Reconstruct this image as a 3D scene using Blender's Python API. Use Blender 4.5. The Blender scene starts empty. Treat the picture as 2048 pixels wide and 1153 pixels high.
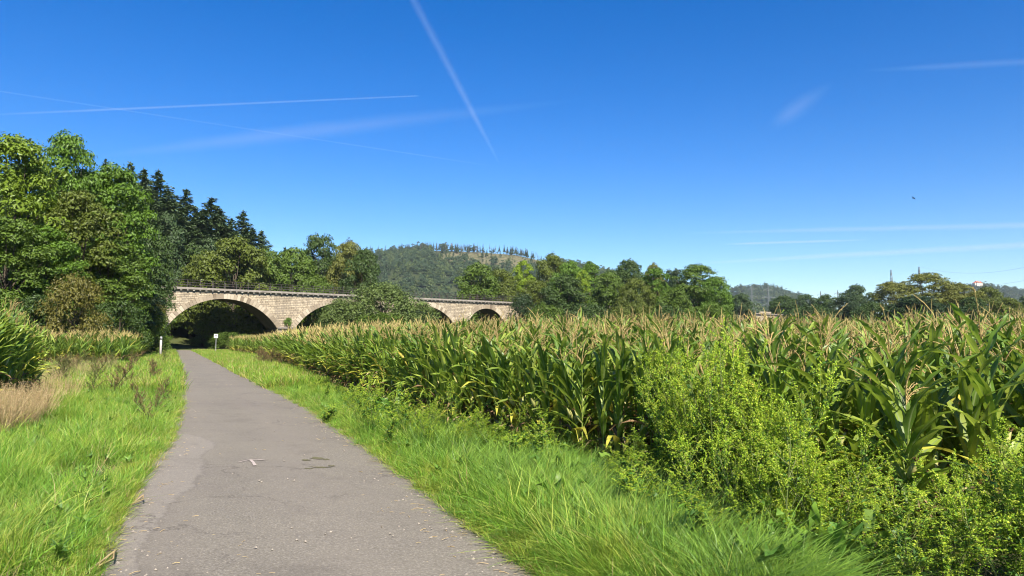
import bpy, math
import numpy as np
R = math.radians
rng = np.random.default_rng(11)
scene = bpy.context.scene
COL = scene.collection

# ------------------------------------------------------------------ camera frame
F, UC, VC, EYE = 1450.0, 1024.0, 576.5, 1.55
PITCH = math.atan(107.5 / F)
cp, sp = math.cos(PITCH), math.sin(PITCH)

def ray(u, v):
    a, b = (u - UC) / F, (VC - v) / F
    return np.array([a, cp - b * sp, sp + b * cp])

def at(u, v, D):
    """world point seen at pixel (u, v), D metres ahead (measured along +Y)"""
    d = ray(u, v)
    return np.array([0, 0, EYE]) + d * (D / d[1])

def gp(u, v, z=0.0):
    d = ray(u, v)
    return np.array([0, 0, EYE]) + d * ((z - EYE) / d[2])

# ------------------------------------------------------------------ mesh helpers
class MB:
    def __init__(self):
        self.V, self.A, self.Fs, self.n = [], [], [], 0
    def add(self, V, Fc, mat=0, attr=None, smooth=False):
        V = np.asarray(V, float).reshape(-1, 3)
        Fc = np.asarray(Fc, int)
        self.V.append(V)
        self.A.append(np.zeros((len(V), 3)) if attr is None else np.asarray(attr, float))
        self.Fs.append((Fc + self.n, mat, smooth))
        self.n += len(V)
    def box(self, c, s, mat=0, ax=None):
        c = np.asarray(c, float); h = np.asarray(s, float) / 2
        ax = np.eye(3) if ax is None else np.asarray(ax, float)
        P = np.array([[x, y, z] for z in (-1, 1) for y in (-1, 1) for x in (-1, 1)]) * h
        self.add(c + P @ ax, [[0, 2, 3, 1], [4, 5, 7, 6], [0, 1, 5, 4], [1, 3, 7, 5], [3, 2, 6, 7], [2, 0, 4, 6]], mat)
    def tube(self, P, r, sides=6, mat=0, cap=False):
        P = np.asarray(P, float); k = len(P)
        r = np.broadcast_to(np.asarray(r, float), (k,))
        T = np.gradient(P, axis=0); T /= np.linalg.norm(T, axis=1)[:, None] + 1e-9
        ref = np.array([0, 0, 1.0]) if abs(T[0, 2]) < .8 else np.array([1.0, 0, 0])
        N = np.cross(T, ref); N /= np.linalg.norm(N, axis=1)[:, None] + 1e-9
        B = np.cross(T, N)
        a = np.arange(sides) * 2 * math.pi / sides
        V = P[:, None] + r[:, None, None] * (np.cos(a)[None, :, None] * N[:, None] + np.sin(a)[None, :, None] * B[:, None])
        V = V.reshape(-1, 3)
        i, j = np.meshgrid(np.arange(k - 1), np.arange(sides), indexing='ij')
        j2 = (j + 1) % sides
        q = np.stack([i * sides + j, i * sides + j2, (i + 1) * sides + j2, (i + 1) * sides + j], -1).reshape(-1, 4)
        self.add(V, q, mat, smooth=True)
        if cap:
            m = self.n - k * sides
            self.V.append(np.zeros((0, 3))); self.A.append(np.zeros((0, 3)))
            self.Fs.append((np.array([[m + x for x in range(sides)][::-1]]), mat, False))
            self.Fs.append((np.array([[m + (k - 1) * sides + x for x in range(sides)]]), mat, False))
    def cards(self, P, N, size, aspect=.6, fold=.12, mat=0, attr=None, rg=rng, axis=None):
        """n leaf faces: folded rhombi at P, facing N"""
        n = len(P)
        N = N / (np.linalg.norm(N, axis=1)[:, None] + 1e-9)
        a = rg.normal(size=(n, 3)) if axis is None else axis + rg.normal(size=(n, 3)) * .25
        a -= (a * N).sum(1)[:, None] * N
        a /= np.linalg.norm(a, axis=1)[:, None] + 1e-9
        b = np.cross(N, a)
        L = np.broadcast_to(np.asarray(size, float), (n,))[:, None]
        up = N * L * fold
        V = np.stack([P - a * L / 2, P + b * L * aspect / 2 + up, P + a * L / 2, P - b * L * aspect / 2 + up], 1).reshape(-1, 3)
        at_ = None if attr is None else np.repeat(attr, 4, 0)
        self.add(V, np.arange(4 * n).reshape(n, 4), mat, at_)
    def mesh(self, name, mats=()):
        V = np.concatenate(self.V); A = np.concatenate(self.A)
        me = bpy.data.meshes.new(name)
        me.vertices.add(len(V)); me.vertices.foreach_set('co', V.astype(np.float32).ravel())
        loops = np.concatenate([f.ravel() for f, m, s in self.Fs])
        tot = np.concatenate([np.full(len(f), f.shape[1]) for f, m, s in self.Fs])
        mi = np.concatenate([np.full(len(f), m) for f, m, s in self.Fs])
        sm = np.concatenate([np.full(len(f), s) for f, m, s in self.Fs])
        start = np.concatenate([[0], np.cumsum(tot)[:-1]])
        me.loops.add(len(loops)); me.loops.foreach_set('vertex_index', loops.astype(np.int32))
        me.polygons.add(len(tot))
        me.polygons.foreach_set('loop_start', start.astype(np.int32))
        me.polygons.foreach_set('loop_total', tot.astype(np.int32))
        me.polygons.foreach_set('material_index', mi.astype(np.int32))
        me.polygons.foreach_set('use_smooth', sm.astype(bool))
        if np.any(A):
            at_ = me.attributes.new('lp', 'FLOAT_VECTOR', 'POINT')
            at_.data.foreach_set('vector', A.astype(np.float32).ravel())
        for m in mats: me.materials.append(m)
        me.update(calc_edges=True); me.validate()
        return me
    def build(self, name, mats, parent=None):
        if not isinstance(mats, (list, tuple)): mats = [mats]
        return link(name, self.mesh(name, mats), parent)

def link(name, me, parent=None):
    o = bpy.data.objects.new(name, me); COL.objects.link(o)
    if parent is not None: o.parent = parent
    return o

def tag(o, label=None, cat=None, group=None, kind=None):
    if label: o['label'] = label
    if cat: o['category'] = cat
    if group: o['group'] = group
    if kind: o['kind'] = kind
    return o

def thing(name, label, cat, loc=(0, 0, 0), rz=0, group=None, scale=(1, 1, 1)):
    o = bpy.data.objects.new(name, None); COL.objects.link(o)
    o.empty_display_size = .3
    o.location = tuple(float(c) for c in loc); o.rotation_euler = (0, 0, rz); o.scale = scale
    return tag(o, label, cat, group)

def objmat(o, *mats):
    """the object's own materials over a shared mesh"""
    for k, m in enumerate(mats):
        o.material_slots[k].link = 'OBJECT'; o.material_slots[k].material = m

def smooth(a, b, x):
    t = np.clip((x - a) / (b - a), 0, 1); return t * t * (3 - 2 * t)

# ------------------------------------------------------------------ materials
def newmat(name):
    m = bpy.data.materials.new(name); m.use_nodes = True
    nt = m.node_tree; nt.nodes.clear()
    out = nt.nodes.new('ShaderNodeOutputMaterial')
    return m, nt, out

def N(nt, t, **kw):
    n = nt.nodes.new(t)
    for k, v in kw.items():
        if k.startswith('i_'):
            n.inputs[k[2:].replace('_', ' ')].default_value = v
        else: setattr(n, k, v)
    return n

def ramp(nt, src, stops, interp='LINEAR'):
    r = nt.nodes.new('ShaderNodeValToRGB'); cr = r.color_ramp; cr.interpolation = interp
    while len(cr.elements) < len(stops): cr.elements.new(.5)
    for e, (p, c) in zip(cr.elements, stops):
        e.position = p; e.color = (*c, 1) if len(c) == 3 else c
    nt.links.new(src, r.inputs[0]); return r.outputs[0]

def noise(nt, scale, detail=4, vec=None, rough=.6):
    n = N(nt, 'ShaderNodeTexNoise'); n.inputs['Scale'].default_value = scale
    n.inputs['Detail'].default_value = detail; n.inputs['Roughness'].default_value = rough
    if vec is not None: nt.links.new(vec, n.inputs['Vector'])
    return n

def mixc(nt, fac, a, b, mode='MIX'):
    m = N(nt, 'ShaderNodeMix', data_type='RGBA', blend_type=mode)
    for s, i in ((fac, 0), (a, 6), (b, 7)):
        if hasattr(s, 'is_linked'): nt.links.new(s, m.inputs[i])
        elif isinstance(s, (int, float)): m.inputs[i].default_value = s
        else: m.inputs[i].default_value = (*s, 1)
    return m.outputs[2]

def math_(nt, op, a, b=0.0, c=0.0, clamp=False):
    m = N(nt, 'ShaderNodeMath', operation=op, use_clamp=clamp)
    for s, i in ((a, 0), (b, 1), (c, 2)):
        if hasattr(s, 'is_linked'): nt.links.new(s, m.inputs[i])
        else: m.inputs[i].default_value = s
    return m.outputs[0]

def leafmat(name, cols, trans=.35, wpatch=None, rough=.5, spec=.3, tcol=None, vary=.25, rib=None, patch=0.0, gain=1.45):
    """foliage: a colour per leaf, some light through the blade"""
    m, nt, out = newmat(name)
    cols = [tuple(min(.62, x * gain) for x in c) for c in cols]
    g = N(nt, 'ShaderNodeNewGeometry')
    n = len(cols)
    c = ramp(nt, g.outputs['Random Per Island'], [(i / max(n - 1, 1), cols[i]) for i in range(n)])
    if vary:
        oi = N(nt, 'ShaderNodeObjectInfo')
        v = math_(nt, 'MULTIPLY_ADD', oi.outputs['Random'], 2 * vary, 1 - vary)
        hsv = N(nt, 'ShaderNodeHueSaturation'); nt.links.new(c, hsv.inputs['Color']); nt.links.new(v, hsv.inputs['Value'])
        c = hsv.outputs[0]
    if patch:
        tc = N(nt, 'ShaderNodeTexCoord'); nz = noise(nt, patch, 3, tc.outputs['Object'])
        c = mixc(nt, math_(nt, 'MULTIPLY', nz.outputs[0], .75), c, cols[-1], 'MIX')
    if wpatch:
        nz = noise(nt, wpatch[0], 3, g.outputs['Position']); nz2 = noise(nt, wpatch[0] * 3.3, 3, g.outputs['Position'])
        c = mixc(nt, ramp(nt, nz.outputs[0], [(.44, (0, 0, 0)), (.60, (.75, .75, .75))]), c, wpatch[1])
        c = mixc(nt, ramp(nt, nz2.outputs[0], [(.50, (0, 0, 0)), (.66, (.6, .6, .6))]), c, wpatch[2])
    if rib:
        a = N(nt, 'ShaderNodeAttribute', attribute_name='lp')
        s = N(nt, 'ShaderNodeSeparateXYZ'); nt.links.new(a.outputs['Vector'], s.inputs[0])
        ab = math_(nt, 'ABSOLUTE', s.outputs[0])
        c = mixc(nt, ramp(nt, ab, [(0, (1, 1, 1)), (.09, (1, 1, 1)), (.2, (0, 0, 0))]), c, rib)
        st = N(nt, 'ShaderNodeTexWave'); st.inputs['Scale'].default_value = 3.2; st.inputs['Distortion'].default_value = .6
        nt.links.new(a.outputs['Vector'], st.inputs['Vector'])
        c = mixc(nt, math_(nt, 'MULTIPLY', st.outputs[1], .22), c, (.02, .04, .01))
    p = N(nt, 'ShaderNodeBsdfPrincipled'); p.inputs['Roughness'].default_value = rough
    p.inputs['Specular IOR Level'].default_value = spec
    nt.links.new(c, p.inputs['Base Color'])
    if trans:
        t = N(nt, 'ShaderNodeBsdfTranslucent')
        nt.links.new(mixc(nt, .5, c, tcol or (.35, .42, .03)), t.inputs['Color'])
        mx = N(nt, 'ShaderNodeMixShader'); mx.inputs[0].default_value = trans
        nt.links.new(p.outputs[0], mx.inputs[1]); nt.links.new(t.outputs[0], mx.inputs[2])
        nt.links.new(mx.outputs[0], out.inputs[0])
    else: nt.links.new(p.outputs[0], out.inputs[0])
    return m

def plain(name, col, rough=.8, col2=None, scale=6.0, metal=0.0, bump=0.0, spec=.3):
    m, nt, out = newmat(name)
    p = N(nt, 'ShaderNodeBsdfPrincipled'); p.inputs['Roughness'].default_value = rough; p.inputs['Metallic'].default_value = metal
    p.inputs['Specular IOR Level'].default_value = spec
    tc = N(nt, 'ShaderNodeTexCoord'); nz = noise(nt, scale, 5, tc.outputs['Object'])
    c2 = col2 or tuple(x * .7 for x in col)
    c = ramp(nt, nz.outputs[0], [(.3, c2), (.7, col)])
    nt.links.new(c, p.inputs['Base Color'])
    if bump:
        b = N(nt, 'ShaderNodeBump'); b.inputs['Strength'].default_value = bump; nt.links.new(nz.outputs[0], b.inputs['Height']); nt.links.new(b.outputs[0], p.inputs['Normal'])
    nt.links.new(p.outputs[0], out.inputs[0]); return m

M = {}
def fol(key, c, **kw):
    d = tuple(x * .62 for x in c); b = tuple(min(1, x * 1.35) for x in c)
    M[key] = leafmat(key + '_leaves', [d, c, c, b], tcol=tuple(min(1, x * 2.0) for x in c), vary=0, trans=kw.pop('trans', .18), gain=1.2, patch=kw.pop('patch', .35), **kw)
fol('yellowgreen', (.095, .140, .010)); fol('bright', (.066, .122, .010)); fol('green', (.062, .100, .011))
fol('dark', (.036, .062, .012)); fol('deep', (.020, .038, .010)); fol('olive', (.070, .090, .011))  # 'deep' is the darkest leaf tone, shade put into the colour of shaded trees
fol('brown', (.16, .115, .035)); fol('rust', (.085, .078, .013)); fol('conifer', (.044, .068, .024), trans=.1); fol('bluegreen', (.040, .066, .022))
fol('willow', (.085, .118, .028)); fol('lime', (.135, .195, .012)); fol('farolive', (.100, .108, .020))
fol('farwood', (.034, .055, .022), trans=.1); fol('farwood_b', (.060, .082, .024), trans=.1); fol('deadwood', (.10, .085, .07), trans=0)
M['bark'] = plain('bark', (.10, .075, .05), .9, (.05, .04, .03), 9, bump=.4)
M['deadbark'] = plain('dead_bark', (.14, .12, .10), .9, (.08, .07, .06), 3)

CORN = [(.040, .074, .012), (.064, .108, .013), (.105, .152, .017), (.175, .205, .035)]
M['maize_leaf'] = leafmat('maize_leaf', CORN, gain=2.1, trans=.36, rough=.40, spec=.36, tcol=(.34, .46, .04), rib=(.22, .28, .10))
M['maize_yellow'] = leafmat('maize_yellow_leaf', [(.30, .30, .04), (.36, .28, .06)], trans=.3, tcol=(.5, .42, .05))
M['maize_dry'] = leafmat('maize_dry_leaf', gain=.9, cols= [(.20, .11, .05), (.34, .23, .12), (.42, .32, .18)], trans=.2, tcol=(.4, .25, .1), rough=.7)
M['tassel'] = leafmat('tassel', [(.32, .21, .09), (.42, .30, .12), (.41, .33, .12), (.54, .42, .19)], gain=1.05, trans=.2, tcol=(.5, .36, .15), rough=.8)
M['stalk'] = plain('maize_stalk', (.19, .22, .045), .55, (.11, .16, .03), 14)
M['husk'] = plain('husk', (.32, .36, .10), .6, (.36, .30, .12), 9)
M['silk'] = plain('silk', (.10, .05, .02), .9)
GR = [(.045, .10, .016), (.075, .155, .016), (.115, .20, .018), (.16, .23, .024), (.24, .23, .06)]
M['grass'] = leafmat('grass_blade', GR, gain=2.1, wpatch=(.7, (.13, .27, .03), (.36, .36, .05)), trans=.40, rough=.45, spec=.35, tcol=(.24, .40, .02), vary=.15)
M['grass_lush'] = leafmat('grass_lush_blade', gain=2.0, cols= [(.045, .09, .018), (.065, .125, .018), (.10, .17, .022), (.14, .21, .03)], trans=.30, rough=.42, spec=.4, tcol=(.16, .34, .03), vary=.15)
M['grass_yellow'] = leafmat('grass_yellow_blade', [(.14, .19, .02), (.20, .23, .03), (.30, .26, .09), (.30, .22, .10)], trans=.35, tcol=(.4, .4, .06), vary=.15)
M['straw'] = leafmat('straw_blade', gain=1.05, cols= [(.30, .20, .09), (.42, .30, .15), (.50, .38, .21), (.20, .20, .05)], trans=.25, tcol=(.5, .38, .18), rough=.7)
M['goose_leaf'] = leafmat('goosefoot_leaf', gain=1.7, cols= [(.03, .07, .015), (.045, .105, .016), (.08, .155, .018), (.20, .21, .03)], trans=.35, tcol=(.2, .32, .02), vary=.15)
M['goose_spike'] = leafmat('goosefoot_spike', [(.10, .18, .016), (.16, .25, .018), (.24, .32, .022), (.34, .38, .05)], gain=1.8, trans=.35, tcol=(.36, .42, .03), vary=.15)
M['goose_stem'] = plain('weed_stem', (.16, .22, .05), .6, (.13, .13, .05), 12)
M['red_seed'] = leafmat('reddish_seed', [(.11, .055, .035), (.17, .09, .05), (.12, .12, .03), (.22, .14, .08)], trans=.2, tcol=(.25, .12, .05))
M['red_leaf'] = leafmat('reddish_leaf', [(.08, .10, .03), (.10, .12, .03), (.13, .08, .04)], trans=.25, tcol=(.2, .2, .04))
M['olive_seed'] = leafmat('olive_seed', [(.10, .11, .03), (.14, .14, .04), (.18, .15, .06)], gain=1.2, trans=.25)
M['dock_leaf'] = leafmat('dock_leaf', [(.055, .13, .02), (.08, .17, .022), (.12, .21, .025), (.15, .22, .04)], trans=.33, rough=.4, spec=.45, tcol=(.24, .38, .03), rib=(.2, .3, .09))

# ------------------------------------------------------------------ terrain
def path_edges(y):
    ys = [-3, 4.9, 8, 11.6, 17, 30, 50, 75, 100, 134, 150, 170]
    xl = [.52, -2.80, -4.10, -5.42, -7.72, -13.65, -22.9, -34.55, -46.2, -62.2, -70.5, -84]
    xr = [3.5, .20, -1.05, -2.50, -4.75, -10.75, -20.1, -31.75, -43.4, -59.4, -67.6, -80.5]
    return np.interp(y, ys, xl), np.interp(y, ys, xr)
def corn_edge(y):
    return np.interp(y, [0, 4, 8, 12.4, 27.7, 66, 112], [4.9, 3.4, 1.25, -1.45, -7.3, -22.3, -43.6])
def left_field_edge(y):
    return path_edges(y)[0] - np.interp(y, [0, 8, 14, 40, 90], [2.6, 2.7, 2.8, 3.3, 3.0])
def ground_z(x, y):
    x = np.asarray(x, float); y = np.asarray(y, float)
    z = 34 * smooth(-52, -150, x) * smooth(128, 185, y)
    z = z + 9 * smooth(-62, -120, x) * smooth(62, 100, y) * (1 - .0)
    return z

def ground_mat():
    m, nt, out = newmat('ground')
    tc = N(nt, 'ShaderNodeTexCoord')
    n1 = noise(nt, .6, 6, tc.outputs['Object']); n2 = noise(nt, .012, 4, tc.outputs['Object']); n3 = noise(nt, 14, 4, tc.outputs['Object'])
    c = ramp(nt, n1.outputs[0], [(.3, (.045, .036, .02)), (.5, (.055, .06, .022)), (.7, (.06, .085, .025))])
    far = ramp(nt, n2.outputs[0], [(.35, (.06, .09, .025)), (.5, (.10, .11, .035)), (.65, (.05, .08, .025))])
    s = N(nt, 'ShaderNodeVectorMath', operation='LENGTH'); nt.links.new(tc.outputs['Object'], s.inputs[0])
    fac = math_(nt, 'DIVIDE', s.outputs['Value'], 300.0, clamp=True)
    c = mixc(nt, fac, c, far)
    p = N(nt, 'ShaderNodeBsdfPrincipled'); p.inputs['Roughness'].default_value = .95; p.inputs['Specular IOR Level'].default_value = .1
    b = N(nt, 'ShaderNodeBump'); b.inputs['Strength'].default_value = .5; b.inputs['Distance'].default_value = .05
    nt.links.new(n3.outputs[0], b.inputs['Height']); nt.links.new(b.outputs[0], p.inputs['Normal'])
    nt.links.new(c, p.inputs['Base Color']); nt.links.new(p.outputs[0], out.inputs[0]); return m
t = np.linspace(-1, 1, 181)
gx = np.sinh(t * 6.2) / np.sinh(6.2) * 4300
gy = gx + 100
X, Y = np.meshgrid(gx, gy, indexing='ij')
Z = ground_z(X, Y) * (np.hypot(X, Y) < 900)
b = MB(); n = len(gx); i, j = np.meshgrid(np.arange(n - 1), np.arange(n - 1), indexing='ij')
b.add(np.stack([X, Y, Z], -1).reshape(-1, 3), np.stack([i * n + j, (i + 1) * n + j, (i + 1) * n + j + 1, i * n + j + 1], -1).reshape(-1, 4), smooth=True)
tag(b.build('ground', ground_mat()), kind='structure')

# ------------------------------------------------------------------ the path
def asphalt():
    m, nt, out = newmat('asphalt')
    a = N(nt, 'ShaderNodeAttribute', attribute_name='lp'); v = a.outputs['Vector']
    s = N(nt, 'ShaderNodeSeparateXYZ'); nt.links.new(v, s.inputs[0]); lat, alo = s.outputs[0], s.outputs[1]
    grain = noise(nt, 60, 3, v, .7); grit = noise(nt, 26, 4, v, .75); mid = noise(nt, 2.2, 5, v); big = noise(nt, .5, 4, v)
    c = ramp(nt, grain.outputs[0], [(.30, (.062, .051, .038)), (.47, (.140, .123, .098)), (.60, (.224, .198, .160)), (.70, (.40, .345, .275))])
    c = mixc(nt, ramp(nt, grit.outputs[0], [(.4, (0, 0, 0)), (.65, (.55, .55, .55))]), c, (.138, .122, .094))
    c = mixc(nt, math_(nt, 'MULTIPLY', mid.outputs[0], .55), c, (.22, .193, .147))
    c = mixc(nt, ramp(nt, big.outputs[0], [(.42, (0, 0, 0)), (.7, (.35, .35, .35))]), c, (.125, .105, .092))
    # the repaired strip of paler asphalt along the left edge
    wob = noise(nt, 1.1, 6, v)
    wob2 = noise(nt, 11, 5, v, .75)
    lat2 = math_(nt, 'ADD', math_(nt, 'ADD', lat, math_(nt, 'MULTIPLY_ADD', wob.outputs[0], .36, -.18)), math_(nt, 'MULTIPLY_ADD', wob2.outputs[0], .22, -.11))
    wid = N(nt, 'ShaderNodeFloatCurve')
    cu = wid.mapping.curves[0]
    pts = [(0, .42), (.24, .45), (.35, .55), (.45, .72), (.53, .70), (.60, .38), (.64, .05), (1, .0)]
    cu.points[0].location = pts[0]; cu.points[1].location = pts[-1]
    for q in pts[1:-1]: cu.points.new(*q)
    wid.mapping.update()
    nt.links.new(math_(nt, 'DIVIDE', alo, 20.0, clamp=True), wid.inputs['Value'])
    d = math_(nt, 'SUBTRACT', wid.outputs[0], lat2)
    strip = ramp(nt, math_(nt, 'MULTIPLY_ADD', d, 8, .5, clamp=True), [(.45, (0, 0, 0)), (.55, (1, 1, 1))])
    fine = ramp(nt, grain.outputs[0], [(.3, (.15, .132, .108)), (.7, (.275, .243, .20))])
    c = mixc(nt, math_(nt, 'MULTIPLY', strip, .7), c, fine)
    seam = ramp(nt, math_(nt, 'ABSOLUTE', d), [(0, (1, 1, 1)), (.035, (0, 0, 0))])
    c = mixc(nt, math_(nt, 'MULTIPLY', math_(nt, 'MULTIPLY', seam, .6), big.outputs[0]), c, (.07, .06, .05))
    # slightly polished wheel bands and a rougher crown, stains
    ln_ = math_(nt, 'SINE', math_(nt, 'MULTIPLY', lat, 4.4)); c = mixc(nt, math_(nt, 'MULTIPLY_ADD', ln_, .09, .09), c, (.21, .178, .145))
    st_ = noise(nt, .9, 6, v, .7); c = mixc(nt, ramp(nt, st_.outputs[0], [(.56, (0, 0, 0)), (.68, (.4, .4, .4))]), c, (.10, .085, .07))
    fl_ = noise(nt, 130, 2, v); c = mixc(nt, ramp(nt, fl_.outputs[0], [(.68, (0, 0, 0)), (.74, (.7, .7, .7))]), c, (.42, .37, .31))
    # cracks
    vo = N(nt, 'ShaderNodeTexVoronoi', feature='DISTANCE_TO_EDGE'); vo.inputs['Scale'].default_value = .55
    wv = N(nt, 'ShaderNodeVectorMath', operation='ADD'); nt.links.new(v, wv.inputs[0]); nt.links.new(mid.outputs['Color'], wv.inputs[1]); nt.links.new(wv.outputs[0], vo.inputs['Vector'])
    crack = ramp(nt, vo.outputs['Distance'], [(0, (1, 1, 1)), (.012, (0, 0, 0))])
    crack = math_(nt, 'MULTIPLY', crack, ramp(nt, big.outputs[0], [(.44, (0, 0, 0)), (.56, (.6, .6, .6))]))
    c = mixc(nt, crack, c, (.06, .05, .042))
    # sandy, crumbled margins
    wl = s.outputs[2]
    edge = math_(nt, 'MINIMUM', lat, math_(nt, 'SUBTRACT', wl, lat))
    en = noise(nt, 3.5, 6, v)
    e2 = math_(nt, 'ADD', edge, math_(nt, 'MULTIPLY_ADD', en.outputs[0], .5, -.22))
    c = mixc(nt, ramp(nt, e2, [(.0, (1, 1, 1)), (.05, (.75, .75, .75)), (.17, (0, 0, 0))]), c, (.30, .235, .165))
    p = N(nt, 'ShaderNodeBsdfPrincipled'); p.inputs['Roughness'].default_value = .85; p.inputs['Specular IOR Level'].default_value = .25
    b_ = N(nt, 'ShaderNodeBump'); b_.inputs['Strength'].default_value = .55; b_.inputs['Distance'].default_value = .012
    nt.links.new(grain.outputs[0], b_.inputs['Height']); nt.links.new(b_.outputs[0], p.inputs['Normal'])
    nt.links.new(c, p.inputs['Base Color']); nt.links.new(p.outputs[0], out.inputs[0]); return m
ys = np.concatenate([np.arange(-3, 40, .25), np.arange(40, 171, 2)])
xl, xr = path_edges(ys)
def sm1(a, k=9):
    pad = np.pad(a, k, mode='edge'); return np.convolve(pad, np.ones(2 * k + 1) / (2 * k + 1), 'valid')
wig = lambda s: .05 * np.sin(ys * 1.7 + s) + .035 * np.sin(ys * 4.1 + 2 * s) + .05 * np.sin(ys * .6 + s)
xl = xl - .10 + wig(1.0) * (ys < 60); xr = xr + .10 + wig(2.3) * (ys < 60)
lat = np.linspace(0, 1, 7)
P = np.zeros((len(ys), 7, 3)); A = np.zeros((len(ys), 7, 3))
w = (xr - xl) * .92
for k, q in enumerate(lat):
    P[:, k, 0] = xl + (xr - xl) * q; P[:, k, 1] = ys
    P[:, k, 2] = .012 + .03 * (1 - (2 * q - 1) ** 2)
    A[:, k, 0] = w * q; A[:, k, 1] = ys; A[:, k, 2] = w
b = MB(); i, j = np.meshgrid(np.arange(len(ys) - 1), np.arange(6), indexing='ij')
b.add(P.reshape(-1, 3), np.stack([i * 7 + j, i * 7 + j + 1, (i + 1) * 7 + j + 1, (i + 1) * 7 + j], -1).reshape(-1, 4), attr=A.reshape(-1, 3), smooth=True)
PATH = tag(b.build('path', asphalt()), kind='structure')
def path_z(x, y):
    l, r = path_edges(y); q = (x - l) / (r - l)
    return .012 + .03 * (1 - (2 * q - 1) ** 2)

# chalk mark: a short bar with a crooked stem
def stroke(b, pts, wd, dz=.006):
    pts = [gp(u, v, .04) for u, v in pts]
    for k in range(len(pts) - 1):
        p, q = pts[k], pts[k + 1]; d = q - p; L = np.linalg.norm(d); d /= L; s_ = np.array([-d[1], d[0], 0]) * wd / 2
        V = [p - s_, p + s_, q + s_, q - s_]
        for v_ in V: v_[2] = path_z(v_[0], v_[1]) + dz + k * .0006
        b.add(V, [[0, 3, 2, 1]])
b = MB()
stroke(b, [(476, 926), (488, 923), (500, 921), (515, 921), (529, 922)], .026)
stroke(b, [(501, 921.5), (506, 926), (510, 933)], .036, .0085)
M['chalk'] = plain('chalk', (.50, .41, .36), .9, (.26, .22, .19), 40)
tag(b.build('chalk_mark', M['chalk']), 'faded pinkish white chalk mark shaped like a T on the asphalt path', 'path marking')
def blob(b, u, v, ru, rv, k=22, seed=1):
    r_ = np.random.default_rng(seed); c = gp(u, v, .04); e = gp(u + ru, v, .04) - c; f = gp(u, v - rv, .04) - c
    a = np.arange(k) * 2 * math.pi / k; rr = 1 + r_.normal(size=k) * .28
    P = c + rr[:, None] * (np.cos(a)[:, None] * e + np.sin(a)[:, None] * f)
    P[:, 2] = path_z(P[:, 0], P[:, 1]) + .005
    c = c.copy(); c[2] = path_z(c[0], c[1]) + .005
    b.add(np.vstack([c, P]), [[0, 1 + q, 1 + (q + 1) % k] for q in range(k)])
M['moss'] = plain('moss', (.13, .115, .05), .95, (.085, .08, .045), 25)
for q, (u, v, ru, rv) in enumerate([(632, 917, 14, 2.2), (612, 921, 9, 1.3), (652, 919, 7, 1.2), (640, 935, 16, 1.3), (618, 938, 8, .9), (664, 932, 7, 1.2)]):
    b = MB(); blob(b, u, v, ru, rv, seed=q)
    tag(b.build('moss_patch', M['moss']), 'thin mossy dirt smear on the asphalt right of the chalk mark', 'moss patch', 'mossy smears on the asphalt')

# ------------------------------------------------------------------ scattering of stuff
def source(name, meshes):
    c = bpy.data.collections.new(name)
    for k, me in enumerate(meshes):
        c.objects.link(bpy.data.objects.new(f'{name}_{k:02d}', me))
    return c
def scatter(name, pts, rots, scls, coll, ncoll, label=None, cat=None, idx=None):
    n = len(pts)
    me = bpy.data.meshes.new(name); me.vertices.add(n); me.vertices.foreach_set('co', np.asarray(pts, np.float32).ravel())
    a = me.attributes.new('rot', 'FLOAT_VECTOR', 'POINT'); a.data.foreach_set('vector', np.asarray(rots, np.float32).ravel())
    a = me.attributes.new('scl', 'FLOAT_VECTOR', 'POINT'); a.data.foreach_set('vector', np.asarray(scls, np.float32).ravel())
    a = me.attributes.new('pick', 'INT', 'POINT'); a.data.foreach_set('value', (rng.integers(0, ncoll, n) if idx is None else idx).astype(np.int32))
    o = link(name, me)
    ng = bpy.data.node_groups.new(name, 'GeometryNodeTree')
    ng.interface.new_socket('Geometry', in_out='INPUT', socket_type='NodeSocketGeometry')
    ng.interface.new_socket('Geometry', in_out='OUTPUT', socket_type='NodeSocketGeometry')
    gi, go = ng.nodes.new('NodeGroupInput'), ng.nodes.new('NodeGroupOutput')
    ip = ng.nodes.new('GeometryNodeInstanceOnPoints'); ci = ng.nodes.new('GeometryNodeCollectionInfo')
    ci.inputs['Collection'].default_value = coll; ci.inputs['Separate Children'].default_value = True; ci.inputs['Reset Children'].default_value = True
    L = ng.links.new
    L(gi.outputs[0], ip.inputs['Points']); L(ci.outputs[0], ip.inputs['Instance']); ip.inputs['Pick Instance'].default_value = True
    for nm, typ, sock in (('rot', 'FLOAT_VECTOR', 'Rotation'), ('scl', 'FLOAT_VECTOR', 'Scale'), ('pick', 'INT', 'Instance Index')):
        na = ng.nodes.new('GeometryNodeInputNamedAttribute'); na.data_type = typ; na.inputs['Name'].default_value = nm
        src = next(s for s in na.outputs if s.enabled)
        L(src, ip.inputs[sock])
    L(ip.outputs[0], go.inputs[0])
    md = o.modifiers.new('scatter', 'NODES'); md.node_group = ng
    return tag(o, label, cat, kind='stuff')

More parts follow.
